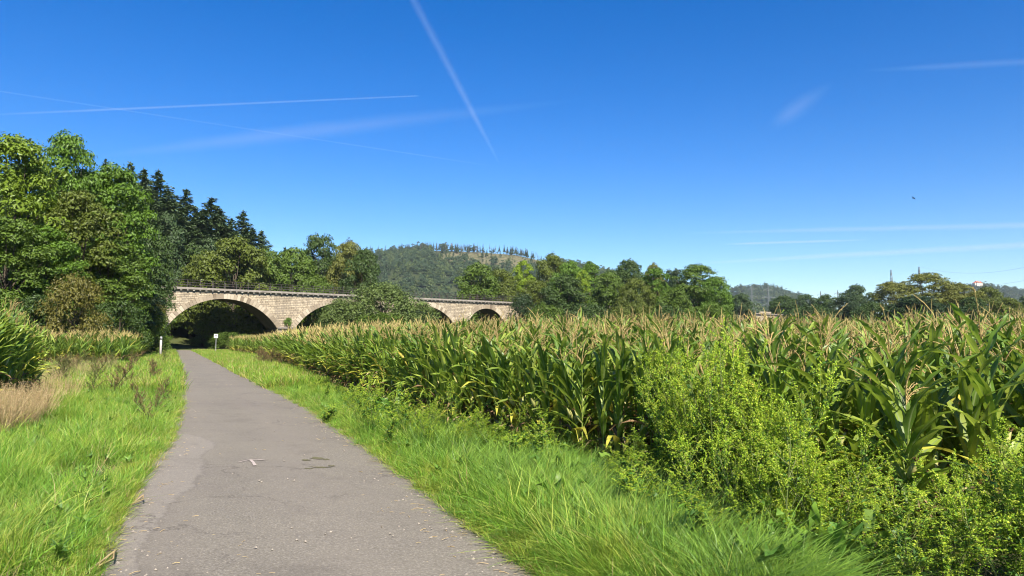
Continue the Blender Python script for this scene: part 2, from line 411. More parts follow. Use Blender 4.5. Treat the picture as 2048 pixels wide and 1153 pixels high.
def ribbon(b, P, side, up, w, mat, fold=.25, wave=0., ph=0., cross=4, rnd=0.):
    """leaf blade: centre line P, half-width profile w, folded along the midrib"""
    k = len(P); cs = np.linspace(-1, 1, cross + 1)
    V = np.zeros((k, cross + 1, 3)); A = np.zeros((k, cross + 1, 3))
    tt = np.linspace(0, 1, k)
    for m, c in enumerate(cs):
        V[:, m] = P + side * (w * c)[:, None] + up * (np.abs(c) * w * fold + (c ** 2) * wave * np.sin(tt * 16 + ph + (1.5 if c > 0 else 0)))[:, None]
        A[:, m] = np.stack([np.full(k, c), tt + .01, np.full(k, rnd)], 1)
    i, j = np.meshgrid(np.arange(k - 1), np.arange(cross), indexing='ij'); c1 = cross + 1
    b.add(V.reshape(-1, 3), np.stack([i * c1 + j, i * c1 + j + 1, (i + 1) * c1 + j + 1, (i + 1) * c1 + j], -1).reshape(-1, 4), mat, A.reshape(-1, 3), smooth=True)
def arc_leaf(b, r, base, az, a0, curl, L, W, mat, seg=9, cross=4, fold=.3, wave=.012, twist=0., prof=None):
    t = np.linspace(0, 1, seg + 1); ang = a0 - curl * t ** 1.35
    az_t = az + twist * t ** 1.5
    d = np.stack([np.cos(ang) * np.cos(az_t), np.cos(ang) * np.sin(az_t), np.sin(ang)], 1)
    P = base + np.concatenate([[np.zeros(3)], np.cumsum(d[:-1], 0)]) * L / seg
    side = np.stack([-np.sin(az_t), np.cos(az_t), 0 * t], 1)
    up = np.cross(side, d); up *= -np.sign(up[:, 2:3] + 1e-6) * -1
    roll = twist * .9 * t
    side2 = side * np.cos(roll)[:, None] + up * np.sin(roll)[:, None]; up2 = up * np.cos(roll)[:, None] - side * np.sin(roll)[:, None]
    w = W / 2 * (np.minimum(1, .45 + 2.6 * t) * (1 - t ** 2.6) + .02 if prof is None else prof(t))
    ribbon(b, P, side2, up2, w, mat, fold, wave, r.uniform(0, 6), cross, r.uniform())
    return P
# ------------------------------------------------------------------ grass
def grass_clump(seed, n, rad, h0, h1, wd, lean, mat, bend=.6, heads=0):
    r = np.random.default_rng(seed); b = MB()
    a0 = r.uniform(0, 2 * math.pi, n); d0 = rad * np.sqrt(r.uniform(0, 1, n))
    base = np.stack([np.cos(a0) * d0, np.sin(a0) * d0, np.full(n, -.02)], 1)
    az = a0 + r.normal(size=n) * 1.1
    h = r.uniform(h0, h1, n); ln = np.abs(r.normal(lean, lean * .5, n)); wv = wd * r.uniform(.6, 1.3, n)
    dr = np.stack([np.cos(az), np.sin(az), np.zeros(n)], 1)
    tw = az + math.pi / 2 + r.normal(size=n) * .9
    sd = np.stack([np.cos(tw), np.sin(tw), np.zeros(n)], 1)
    T = np.array([0, .38, .72, 1.0]); W = np.array([.8, 1, .7, .06])
    V = np.zeros((n, 4, 2, 3))
    for k, t_ in enumerate(T):
        c = base + dr * (ln * h * t_ ** (1 + bend))[:, None]
        c[:, 2] += h * (t_ - .35 * np.minimum(ln, 1.4) * t_ ** 2.4)
        V[:, k, 0] = c - sd * (wv * W[k] / 2)[:, None]; V[:, k, 1] = c + sd * (wv * W[k] / 2)[:, None]
    q = []
    for k in range(3): q.append(np.stack([np.arange(n) * 8 + 2 * k, np.arange(n) * 8 + 2 * k + 1, np.arange(n) * 8 + 2 * k + 3, np.arange(n) * 8 + 2 * k + 2], 1))
    b.add(V.reshape(-1, 3), np.stack(q, 1).reshape(-1, 4), smooth=True)
    if heads:
        tips = V[:, 3].mean(1)[:heads]; dd = (V[:, 3].mean(1) - V[:, 2].mean(1))[:heads]
        for s_ in range(7):
            b.cards(tips - dd * (s_ * .12) + r.normal(size=(heads, 3)) * .006, r.normal(size=(heads, 3)), .03, .35, rg=r, axis=dd)
    return b.mesh('grass_clump', [mat])
g_norm = source('verge_grass_tuft', [grass_clump(s, 60, .22, .12, .32, .0062, [.5, .8, 1.1, .9][s], M['grass']) for s in range(4)])
g_lush = source('lush_grass_tuft', [grass_clump(20 + s, 70, .20, .20, .42, .0062, [.9, 1.2, 1.0, 1.4][s], M['grass_lush']) for s in range(4)])
g_edge = source('edge_grass_tuft', [grass_clump(40 + s, 45, .14, .05, .15, .006, .8, M['grass_yellow']) for s in range(2)] + [grass_clump(44 + s, 50, .14, .06, .18, .006, .7, M['grass']) for s in range(3)])
g_far = source('far_grass_tuft', [grass_clump(60 + s, 60, .38, .2, .45, .022, .45, M['grass']) for s in range(3)] + [grass_clump(66, 55, .38, .2, .5, .022, .5, M['grass_yellow'])])
g_bits = source('straw_bit_tuft', [grass_clump(90 + s, 7, .2, .15, .4, .006, 1.0, M['straw']) for s in range(2)])
g_dry = source('dry_grass_tuft', [grass_clump(80 + s, 34, .16, .55, 1.0, .006, .28, M['straw'], heads=20) for s in range(3)])

def region(n, y0, y1, fl, fr, power=1.0):
    """random points between two boundary curves, denser near the camera"""
    q = rng.uniform(0, 1, n)
    y = (y0 ** -power + q * (y1 ** -power - y0 ** -power)) ** (-1 / power) if power else y0 + q * (y1 - y0)
    l, r_ = fl(y), fr(y)
    x = l + rng.uniform(0, 1, n) * (r_ - l)
    return x, y
def rots(n, tx=.12, ty=.12, bx=0, by=0):
    return np.stack([rng.normal(bx, tx, n), rng.normal(by, ty, n), rng.uniform(0, 6.28, n)], 1)
PL = lambda y: path_edges(y)[0] - np.interp(y, [5, 20], [.13, .05])
PR = lambda y: path_edges(y)[1] + np.interp(y, [5, 20], [.15, .05])
def lay(name, coll, nc, x, y, s, sz=None, label=None, cat='grass', tilt=.12, **kw):
    n = len(x); sz = s if sz is None else sz
    return scatter(name, np.stack([x, y, ground_z(x, y)], 1), rots(n, tilt, tilt), np.stack([s, s, sz], 1), coll, nc, label, cat, **kw)

def lownoise(x, y, f=.9, seed=0):
    return (np.sin(x * f * 1.3 + 1.7 * np.sin(y * f * .9 + seed)) + np.sin(y * f * 1.1 + 2 * np.sin(x * f * .7 + seed * 2))) / 2
# left verge
xs, yy = [], []
x, y = region(5200, 4.0, 26, lambda y: left_field_edge(y) - 1.0, lambda y: PL(y) - .16, 1.0)
ln = lownoise(x, y); keep = ln < .62
x, y, ln = x[keep], y[keep], ln[keep]
s = rng.uniform(.8, 1.25, len(x)); hz = .88 * s * (1 + .5 * ln + .3 * lownoise(x, y, 3.1, 9)) * np.interp(PL(y) - x, [0, .5, 1.5], [.65, 1.0, 1.25])
lay('verge_grass', g_norm, 4, x, y, s, hz, tilt=.28, label='bright green grass verge along the left side of the path')
x, y = region(1500, 4.0, 22, lambda y: left_field_edge(y) - .8, lambda y: PL(y) - .5, 1.0)
k = lownoise(x, y, 1.1, 3) > .1; x, y = x[k], y[k]
lay('lush_grass', g_lush, 4, x, y, rng.uniform(.6, .95, len(x)), label='darker lush grass tufts within the verge left of the path')
x, y = region(4200, 22, 132, lambda y: left_field_edge(y) - 4.5, lambda y: PL(y) - .1, .6)
lay('far_verge_grass', g_far, 4, x, y, rng.uniform(.7, 1.15, len(x)), label='distant left verge grass narrowing towards the viaduct')
# right verge
VR = lambda y: corn_edge(y) + np.interp(y, [4, 4.8, 5.8, 7, 9], [-1.75, -1.6, -1.35, -.85, .0])
x, y = region(5600, 4.0, 30, lambda y: PR(y) + .14, VR, 1.0)
hz = rng.uniform(.65, 1.0, len(x)) * (1 + .4 * lownoise(x, y, 2.7, 4)) * np.interp(x - PR(y), [0, .4, 1.2], [.55, .85, 1.15])
lay('verge_grass', g_norm, 4, x, y, rng.uniform(.8, 1.2, len(x)), hz, tilt=.28, label='bright green grass verge between the path and the maize field')
x, y = region(2000, 4.0, 18, lambda y: PR(y) + .45, VR, 1.0)
n_ = len(x)
scatter('lush_grass', np.stack([x, y, 0 * x], 1), np.stack([rng.normal(0, .15, n_), rng.normal(-.35, .15, n_), rng.normal(0, .5, n_)], 1),
        np.repeat(rng.uniform(.7, 1.15, n_)[:, None], 3, 1), g_lush, 4, 'long lush grass flopping over towards the path in front of the maize', 'grass')
x, y = region(5200, 24, 128, lambda y: PR(y) + .1, lambda y: corn_edge(y) + 1.0, .6)
lay('far_verge_grass', g_far, 4, x, y, rng.uniform(.6, 1.1, len(x)), label='distant right verge grass beside the maize rows')
# ragged short margins on both sides of the asphalt
q = rng.uniform(0, 1, 2600); y = 4.0 / (1 - q * (1 - 4.0 / 60)); side = rng.uniform(size=len(y)) < .5
o_ = np.abs(rng.normal(0, .13, len(y))) - .09
x = np.where(side, PL(y) - o_, PR(y) + o_)
lay('edge_grass', g_edge, 5, x, y, rng.uniform(.6, 1.2, len(x)), label='short ragged yellowing grass along both edges of the asphalt')
x, y = region(420, 4.0, 20, lambda y: left_field_edge(y) - .2, lambda y: PL(y) - .1, 1.0)
lay('straw_in_verge', g_bits, 2, x, y, rng.uniform(.6, 1.0, len(x)), label='scattered straw blades through the left verge grass', tilt=.5)
x, y = region(420, 4.0, 20, lambda y: PR(y) + .1, lambda y: corn_edge(y), 1.0)
lay('straw_in_verge', g_bits, 2, x, y, rng.uniform(.6, 1.0, len(x)), label='scattered straw blades through the right verge grass', tilt=.5)
def herb(seed):
    r = np.random.default_rng(seed); b = MB()
    for k in range(9):
        az = k * 2.4; arc_leaf(b, r, np.array([0, 0, .02]), az, R(r.uniform(35, 75)), R(r.uniform(30, 90)), r.uniform(.08, .20), r.uniform(.03, .06), 0, 4, 2, .2, .004)
    return b.mesh('herb', [M['dock_leaf']])
def litter(seed, straw):
    r = np.random.default_rng(seed); b = MB()
    for k in range(4):
        c = np.array([*r.normal(0, .22, 2), .006])
        if straw:
            a_ = r.uniform(0, 6.28); L = r.uniform(.012, .035); e_ = np.array([math.cos(a_), math.sin(a_), .05]) * L; b.tube(np.array([c - e_, c + [0, 0, .004], c + e_]), .0022, 3)
        else:
            w_ = r.uniform(.005, .012); V = r.normal(size=(6, 3)) * .15 + np.array([[1, 0, 0], [-1, 0, 0], [0, 1, 0], [0, -1, 0], [0, 0, .7], [0, 0, -.7]])
            b.add(c + V * w_, [[0, 2, 4], [2, 1, 4], [1, 3, 4], [3, 0, 4], [2, 0, 5], [1, 2, 5], [3, 1, 5], [0, 3, 5]])
    return b.mesh('litter', [M['straw'] if straw else M['gravel']])
M['gravel'] = plain('gravel', (.36, .31, .25), .9, (.20, .17, .14), 3)
g_lit = source('path_litter_bit', [litter(950 + k, k < 3) for k in range(6)])
q = rng.uniform(0, 1, 300); y = 4.2 / (1 - q * (1 - 4.2 / 32)); side = rng.uniform(size=len(y)) < .5; o_ = np.abs(rng.normal(0, .22, len(y)))
o_ = np.where(rng.uniform(size=len(y)) < .10, rng.uniform(0, 1.5, len(y)), o_)
x = np.where(side, path_edges(y)[0] + o_, path_edges(y)[1] - o_)
n_ = len(x)
scatter('path_litter', np.stack([x, y, path_z(x, y)], 1), np.stack([0 * x, 0 * x, rng.uniform(0, 6.28, n_)], 1), np.repeat(rng.uniform(.6, 1.4, n_)[:, None], 3, 1), g_lit, 6, 'straw bits and grit lying along the asphalt margins', 'litter')
# tall dry grass
x, y = region(520, 10.6, 14.6, lambda y: left_field_edge(y) - 1.6, lambda y: left_field_edge(y) + .25, 0)
k = lownoise(x, y, 1.4, 5) > -.45; x, y = x[k], y[k]
lay('dry_grass', g_dry, 3, x, y, rng.uniform(.6, .95, len(x)), label='tall straw-coloured dry grass in front of the left maize stand')
x, y = region(170, 15.5, 44, lambda y: left_field_edge(y) - 3.5, lambda y: left_field_edge(y) + .1, .5)
lay('dry_grass', g_dry, 3, x, y, rng.uniform(.6, .95, len(x)), label='thin dry grass stems further along the left verge')

# ------------------------------------------------------------------ maize
def maize(seed, H=1.85, lod=0, odd=None):
    r = np.random.default_rng(seed)
    lx, ly = r.normal(0, .035, 2)
    zz = np.linspace(-.03, H, 8); S = np.stack([lx * (zz / H) ** 2 * H, ly * (zz / H) ** 2 * H, zz], 1)
    st, fo, ta, co = MB(), MB(), MB(), MB()
    st.tube(S, np.linspace(.0135, .006, 8), 6 if lod == 0 else 3)
    nl = 16 if lod == 0 else 10
    az0 = r.uniform(0, 6.28); seg, cr = (9, 4) if lod == 0 else (5, 2)
    for k in range(nl):
        f = (k + .6) / nl; z = H * (.10 + .86 * f)
        base = np.array([np.interp(z, zz, S[:, 0]), np.interp(z, zz, S[:, 1]), z])
        az = az0 + math.pi * k + r.normal(0, .35)
        L = (.54 + .34 * math.sin(math.pi * min(1, f * .9 + .12))) * r.uniform(.85, 1.12)
        if f > .9: L *= .85
        a0 = R(r.uniform(54, 72) + 13 * f); curl = R(r.uniform(45, 150) * (1.15 - .75 * f))
        mat = 0
        u_ = r.uniform()
        if f < .25: mat = 2 if u_ < .55 else (1 if u_ < .8 else 0)
        elif f < .5: mat = 1 if u_ < .10 else (2 if u_ < .14 else 0)
        elif u_ < .02: mat = 2
        if odd == 'yellow' and f < .7 and u_ < .75: mat = 1
        if odd == 'dry' and f < .95 and u_ < .7: mat = 2
        W = .076 * r.uniform(.85, 1.1) * (1 if mat < 2 else .5) * (1.15 if lod else 1)
        if mat == 2: curl = R(r.uniform(120, 190)); L *= .8
        arc_leaf(fo, r, base, az, a0, curl, L, W, mat, seg, cr, .32 if mat < 2 else .8, .014 if lod == 0 else .0, r.normal(0, .35))
    top = S[-1]; nb = int(r.integers(4, 8)) if lod == 0 else 5; tr = .0033 if lod == 0 else .012
    wind = np.array([-.45, .1, 0])
    for k in range(nb):
        c = k == 0
        L = r.uniform(.34, .52) if c else r.uniform(.20, .34)
        az = r.uniform(0, 6.28); a0 = R(88 if c else r.uniform(58, 80)); curl = R(r.uniform(5, 50) if c else r.uniform(10, 80))
        t = np.linspace(0, 1, 6 if lod == 0 else 4); ang = a0 - curl * t ** 1.4
        d = np.stack([np.cos(ang) * math.cos(az), np.cos(ang) * math.sin(az), np.sin(ang)], 1) + wind * (t ** 1.3)[:, None] * .8
        P = top + np.array([0, 0, r.uniform(-.02, .07)]) + np.concatenate([[np.zeros(3)], np.cumsum(d[:-1], 0)]) * L / (len(t) - 1)
        ta.tube(P, tr * np.array([1.0] + [1.25] * (len(t) - 2) + [.5]), 3)
        if lod == 0:
            q = 16; f_ = r.uniform(.1, 1, q); pp = np.stack([np.interp(f_, t, P[:, m]) for m in range(3)], 1)
            ta.cards(pp + r.normal(size=(q, 3)) * .004, r.normal(size=(q, 3)), .022, .4, rg=r, axis=np.tile(P[-1] - P[0], (q, 1)) / L)
    if lod == 0:
        z = H * r.uniform(.42, .52); az = az0 + r.uniform(-.4, .4); base = np.array([np.interp(z, zz, S[:, 0]), np.interp(z, zz, S[:, 1]), z])
        d = np.array([math.cos(az) * .42, math.sin(az) * .42, .9]); t = np.linspace(0, 1, 7)
        co.tube(base + d * (t * .24)[:, None], .027 * np.array([.3, .85, 1, 1, .85, .5, .12]), 8, 0)
        q = 14; co.cards(base + d * .25 + r.normal(size=(q, 3)) * .012, r.normal(size=(q, 3)), .06, .15, mat=1, rg=r, axis=np.tile(d, (q, 1)))
    return st, fo, ta, co
MZ = []
LEAFM = [M['maize_leaf'], M['maize_yellow'], M['maize_dry']]
for s in range(10):
    st, fo, ta, co = maize(100 + s, 1.62 + .03 * (s % 4))
    MZ.append((st.mesh('stalk', [M['stalk']]), fo.mesh('foliage', LEAFM), ta.mesh('tassel', [M['tassel']]), co.mesh('cob', [M['husk'], M['silk']])))
def joined(seed, lod):
    st, fo, ta, co = maize(seed, 1.66, lod); b = MB()
    for src, off in ((st, 3), (fo, 0), (ta, 4)):
        base = b.n
        b.V += src.V; b.A += src.A
        for f, m, s_ in src.Fs: b.Fs.append((f + base, m + off, s_))
        b.n += src.n
    return b.mesh('maize', LEAFM + [M['stalk'], M['tassel']])
c_mid = source('maize_crop_plant', [joined(200 + s, 0) for s in range(6)])
c_far = source('far_maize_crop_plant', [joined(300 + s, 1) for s in range(6)])

# rows parallel to the path
def rows(y0, y1, d0, nrow, edge, sgn, step, gap=.62):
    X, Y, O = [], [], []
    for k in range(nrow):
        y = np.arange(y0, y1, step) + rng.uniform(0, step); y = y + rng.normal(0, step * .25, len(y))
        off = d0 + k * gap
        X.append(edge(y) + sgn * (off / .92) + rng.normal(0, .06, len(y))); Y.append(y); O.append(np.full(len(y), off))
    return np.concatenate(X), np.concatenate(Y), np.concatenate(O)
def visible(x, y, m=.08):
    u = x / np.maximum(y, .1) * F / 1024
    return (y > 2.5) & (np.abs(u) < 1 + m + 1.2 / np.maximum(y, .5))
def crop_h(x, y, off):
    return np.interp(y, [3.5, 6, 10, 16, 40, 100], [.80, .83, .88, .97, 1.10, 1.14]) * np.interp(off, [0, 1.2, 4, 9], [.94, .97, 1.0, 1.03]) * (1 + .05 * lownoise(x, y, .6, 8))
x, y, off = rows(5.2, 60, .15, 14, corn_edge, 1, .17)
k = visible(x, y); x, y, off = x[k], y[k], off[k]
order = np.argsort(np.hypot(x, y) + off * 2.2)
ind = order[:235]; rest = np.setdiff1d(order, ind)
def plant_maize(x, y, h, label, group, v):
    o = thing('maize_plant', label, 'maize plant', (x, y, float(ground_z(x, y))), rng.uniform(-.35, .35) + (math.pi if rng.uniform() < .5 else 0), group, (1, 1, h))
    o.scale = (1.0, 1.0, h)
    for nm, me in zip(('stalk', 'foliage', 'tassel', 'cob'), MZ[v]): link(nm, me, o)
    return o
for q, m in enumerate(ind):
    rowi = 'outer' if off[m] < .7 else 'inner'
    lab = ('green maize plant with tan tassel in the outermost row facing the grass verge' if rowi == 'outer'
           else 'green maize plant with tan tassel standing a few rows inside the large field edge')
    plant_maize(x[m], y[m], crop_h(x[m], y[m], off[m]) * rng.uniform(.84, 1.12), lab, 'maize plants of the ' + rowi + ' rows at the field edge', int(rng.integers(0, 10)))
def odd_maize(seed, which):
    st, fo, ta, co = maize(seed, 1.66, 0, which)
    return tuple(q.mesh(nm, mm) for q, nm, mm in ((st, 'stalk', [M['stalk']]), (fo, 'foliage', LEAFM), (ta, 'tassel', [M['tassel']]), (co, 'cob', [M['husk'], M['silk']])))
for q, (u_, v_, h, which, lab) in enumerate([(955, 868, .95, 'yellow', 'maize plant with drooping yellow leaves at the near corner of the field edge'), (1075, 880, .92, 'yellow', 'maize plant with yellowing lower leaves left of the thick weed patch'), (1020, 872, .93, 'dry', 'maize plant with dried brown hanging leaves near the field corner'),
                                             (1700, 985, .86, 'dry', 'withered brown maize plant above the gap between the two weed patches'), (1930, 1000, .82, 'dry', 'withered maize plant with brown leaves towards the lower right corner')]):
    pp = gp(u_, v_); MZ.append(odd_maize(900 + q, which)); plant_maize(pp[0], pp[1], h, lab, None, len(MZ) - 1)
PX, PY, PO = [x[rest]], [y[rest]], [off[rest]]
x2, y2, o2 = rows(6, 45, 8.9, 22, corn_edge, 1, .24, .7)
k = visible(x2, y2); PX.append(x2[k]); PY.append(y2[k]); PO.append(o2[k])
x, y, off = map(np.concatenate, (PX, PY, PO))
mid = y < 26
def crop(name, coll, nc, x, y, off, label, wide=1.0):
    h = crop_h(x, y, off) * rng.uniform(.82, 1.12, len(x))
    scatter(name, np.stack([x, y, ground_z(x, y)], 1), np.stack([rng.normal(0, .04, len(x)), rng.normal(0, .04, len(x)), rng.uniform(0, 6.28, len(x))], 1),
            np.stack([np.full(len(x), wide), np.full(len(x), wide), h], 1), coll, nc, label, 'maize')
crop('maize_field', c_mid, 6, x[mid], y[mid], off[mid], 'dense maize crop with tan tassels behind the first rows of the field')
x3, y3, o3 = rows(55, 124, .2, 26, corn_edge, 1, .42, .9)
x4, y4, o4 = rows(42, 124, 23.0, 60, corn_edge, 1, .9, 1.5)
k3, k4 = visible(x3, y3), visible(x4, y4)
crop('distant_maize_field', c_far, 6, np.concatenate([x[~mid], x3[k3], x4[k4]]), np.concatenate([y[~mid], y3[k3], y4[k4]]), np.concatenate([off[~mid], o3[k3], o4[k4]]),
     'far part of the maize field with a haze of tan tassels below the viaduct', 1.25)
# left stand
x, y, off = rows(13.8, 19.5, .9, 5, left_field_edge, -1, .15)
k = visible(x, y); x, y, off = x[k], y[k], off[k]
order = np.argsort(np.hypot(x, y))
for m in order[:60]:
    plant_maize(x[m], y[m], rng.uniform(1.10, 1.30), 'maize plant with long drooping leaves in the stand left of the path behind dry grass', 'maize plants left of the path', int(rng.integers(0, 10)))
x2, y2, o2 = rows(46, 92, .25, 9, left_field_edge, -1, .4, .8)
x5, y5, o5 = rows(13.8, 19.5, 4.0, 8, left_field_edge, -1, .2)
r_ = order[60:]
xx, yy2, oo = np.concatenate([x[r_], x2, x5]), np.concatenate([y[r_], y2, y5]), np.concatenate([off[r_], o2, o5])
k = visible(xx, yy2); xx, yy2, oo = xx[k], yy2[k], oo[k]; md = yy2 < 24
crop('left_maize_field', c_mid, 6, xx[md], yy2[md], oo[md], 'maize crop left of the path behind its front plants')
crop('left_distant_maize_field', c_far, 6, xx[~md], yy2[~md], oo[~md], 'low distant strip of maize left of the path below the trees', 1.2)

# ------------------------------------------------------------------ weeds
def goosefoot(seed, H=1.4, nb=22, spike=1.0, leaf=.045, spread=.5):
    r = np.random.default_rng(seed); st, le, fl = MB(), MB(), MB()
    t = np.linspace(0, 1, 7); lean = r.normal(0, .13, 2) * H
    S = np.stack([lean[0] * t ** 1.5, lean[1] * t ** 1.5, H * .9 * t - .02], 1)
    st.tube(S, np.linspace(.010, .003, 7), 5)
    tt = np.linspace(0, 1, 7)
    for k in range(nb + 2):
        f = min(1, (k + .5) / nb * .94 + .05); base = np.array([np.interp(f, t, S[:, m]) for m in range(3)])
        az = k * 2.4 + r.normal(0, .3); L = (spread * 1.15 * (1 - .50 * f) + .14) * r.uniform(.6, 1.3)
        a0 = R(r.uniform(52, 76)) if f < .95 else R(r.uniform(65, 88)); ang = a0 + R(18) * tt - R(r.uniform(0, 60)) * tt ** 3
        d = np.stack([np.cos(ang) * math.cos(az), np.cos(ang) * math.sin(az), np.sin(ang)], 1)
        P = base + np.concatenate([[np.zeros(3)], np.cumsum(d[:-1], 0)]) * L / 6
        st.tube(P, np.linspace(.0038, .0014, 7), 3)
        at_ = lambda q: np.stack([np.interp(q, tt, P[:, m]) for m in range(3)], 1)
        nlf = int(16 * (1.15 - f)) + 5; ff = r.uniform(.08, .9, nlf)
        big = r.uniform(.45, 1.5, nlf) * leaf * (1.25 - .5 * ff)
        le.cards(at_(ff) + r.normal(size=(nlf, 3)) * .02, np.array([0, 0, .9]) + r.normal(size=(nlf, 3)) * .6, big, .42, rg=r)
        # feathery seed sprays along the outer part of each branch, shorter towards the tip
        for s_ in range(int(11 * spike)):
            f0 = r.uniform(.35, 1.0); p0 = at_(np.array([f0]))[0]
            dd = d[int(f0 * 6)] + r.normal(size=3) * .30; dd /= np.linalg.norm(dd); Ls = r.uniform(.06, .19) * (1.5 - f0)
            m_ = int(Ls * 110) + 3; g_ = r.uniform(0, 1, m_)
            pp = p0 + dd * (g_ * Ls)[:, None] + r.normal(size=(m_, 3)) * (.006 * (1.2 - g_))[:, None]; pp[:, 2] -= .25 * Ls * g_ ** 2
            fl.cards(pp, r.normal(size=(m_, 3)) + np.array([0, 0, .4]), .015 * r.uniform(.5, 1.5, m_), .6, .3, rg=r, axis=np.tile(dd, (m_, 1)))
    return st.mesh('stem', [M['goose_stem']]), le.mesh('foliage', [M['goose_leaf']]), fl.mesh('flower_spikes', [M['goose_spike']])
GF = [goosefoot(400 + s) for s in range(3)] + [goosefoot(410 + s, 1.5, 9, 2.0, .034, .62) for s in range(3)]
RW = [goosefoot(430 + s, 1.0, 16, 1.3, .04, .3) for s in range(3)]
TW = [goosefoot(440 + s, 1.25, 30, .5, .07, .24) for s in range(3)]
def weed(src, name, x, y, h, label, cat, group, mats=None, w=None, tilt=(0, 0)):
    o = thing(name, label, cat, (x, y, float(ground_z(x, y))), rng.uniform(0, 6.28), group); w = w or h
    o.scale = (w, w, h); o.rotation_euler = (tilt[0], tilt[1], o.rotation_euler[2])
    for q, (nm, me) in enumerate(zip(('stem', 'foliage', 'flower_spikes'), src)):
        c = link(nm, me, o)
        if mats and mats[q]: objmat(c, mats[q])
WT = ([1200, 1290, 1360, 1430, 1520, 1620, 1720, 1830, 1920, 2060], [950, 820, 705, 675, 720, 830, 925, 960, 910, 820])
for q in range(120):
    y = 1 / rng.uniform(1 / 7.8, 1 / 4.15); x = VR(y) + rng.uniform(.05, 1.0) ** .8 * (corn_edge(y) + .25 - VR(y))
    u_ = x / y * F + UC
    if u_ < 1225 or u_ > 2140 or (y < 4.75 and 1500 < u_ < 1790): continue
    h = (EYE - (np.interp(u_, *WT) - 684) * y / F) * rng.uniform(.66, .98) / (1.42 if q % 6 < 3 else 1.62)
    h *= np.interp(x - VR(y), [0, .7], [.45, 1.0])
    corner = u_ > 1760
    weed(GF[q % 6], 'goosefoot', x, y, max(.25, h), 'goosefoot weed with feathery yellow-green sprays in the lower right corner' if corner else 'tall bushy yellow-green goosefoot weed in the thick patch against the maize', 'weed',
         'goosefoot weeds in the lower right corner' if corner else 'goosefoot weeds in the thick patch by the maize', w=rng.uniform(.75, 1.0), tilt=(rng.normal(0, .1), -.16 + rng.normal(0, .12)))
for q, (u, v, h) in enumerate([(1165, 905, .62), (1215, 925, .6), (1130, 895, .45), (1270, 960, .55)]):
    p = gp(u, v); weed(GF[q], 'goosefoot', p[0], p[1], h, 'low goosefoot weed on the grass edge between dock plants and the thick weed patch', 'weed', 'low goosefoot weeds on the grass edge')
for q, (u, v, h) in enumerate([(842, 838, 1.15), (868, 846, .95), (818, 828, .9), (890, 842, .8), (855, 826, 1.05)]):
    p = gp(u, v); weed(TW[q % 3], 'leafy_weed', p[0], p[1], h, 'slender upright bright green leafy weed at the maize corner above the dock leaves', 'weed', 'slender leafy weeds at the maize corner')
for q in range(12):
    y = rng.uniform(42, 66); x = corn_edge(y) - rng.uniform(.1, 1.2) * y / 40
    weed(RW[q % 3], 'seeding_weed', x, y, rng.uniform(.7, 1.0), 'reddish brown seeding dock on the right verge beside the distant maize', 'weed', 'reddish seeding docks on the right verge', (M['bark'], M['red_leaf'], M['red_seed']), 1.5)
for q in range(22):
    y = rng.uniform(20, 50); x = PL(y) - rng.uniform(.6, 2.2 + y * .09)
    weed(RW[q % 3], 'seeding_weed', x, y, rng.uniform(.6, .95), 'dull olive brown seeding weed on the verge left of the path', 'weed', 'brownish seeding weeds on the left verge', (M['bark'], M['goose_leaf'] if q % 4 else M['red_leaf'], M['red_seed'] if q % 3 == 0 else M['olive_seed']), 1.3)
for q, (u, v) in enumerate([(290, 815), (310, 830), (325, 800), (300, 850)]):
    p = gp(u, v); weed(RW[q % 3], 'seeding_weed', p[0], p[1], .5, 'low purple brown weed with leafy base beside the left path edge', 'weed', 'low purple brown weeds by the left path edge', (M['bark'], M['dock_leaf'], M['red_seed']), .8)

for q in range(34):
    y = 1 / rng.uniform(1 / 7.4, 1 / 4.3); x = VR(y) + rng.normal(.12, .16)
    if x / y * F + UC > 2100 or y < 4.75: continue
    weed(TW[q % 3], 'leafy_weed', x, y, rng.uniform(.18, .42), 'low dark leafy weed at the foot of the goosefoot patch next to the grass', 'weed', 'low leafy weeds at the foot of the goosefoot patch', w=rng.uniform(.6, 1.0), tilt=(rng.normal(0, .2), rng.normal(-.1, .2)))
for q in range(64):
    y = 1 / rng.uniform(1 / 34, 1 / 8.5); x = corn_edge(y) - abs(rng.normal(0, .45))
    weed((TW + GF[:3])[q % 6], 'leafy_weed', x, y, rng.uniform(.22, .5) * (1.3 if rng.uniform() < .15 else 1), 'low leafy green weed in the ragged line along the foot of the maize', 'weed', 'low weeds along the foot of the maize', w=rng.uniform(.55, 1.0), tilt=(rng.normal(0, .15), rng.normal(-.1, .15)))
def dock(seed, n=17, L=.31):
    r = np.random.default_rng(seed); b = MB()
    for k in range(n):
        az = k * 2.4 + r.normal(0, .3); l = L * r.uniform(.65, 1.2)
        arc_leaf(b, r, np.array([0, 0, 0.0]) + r.normal(size=3) * [.03, .03, 0], az, R(r.uniform(45, 85)), R(r.uniform(30, 95)), l, l * r.uniform(.22, .31), 0, 9, 4, .22, .03, r.normal(0, .3),
                 prof=lambda t: np.where(t < .2, .12, np.minimum(1, .12 + (t - .2) * 5) * (1 - ((t - .25) / .75).clip(0, 1) ** 2.2) + .02))
    return b.mesh('dock', [M['dock_leaf']])
g_herb = source('verge_herb', [herb(970 + k) for k in range(4)])
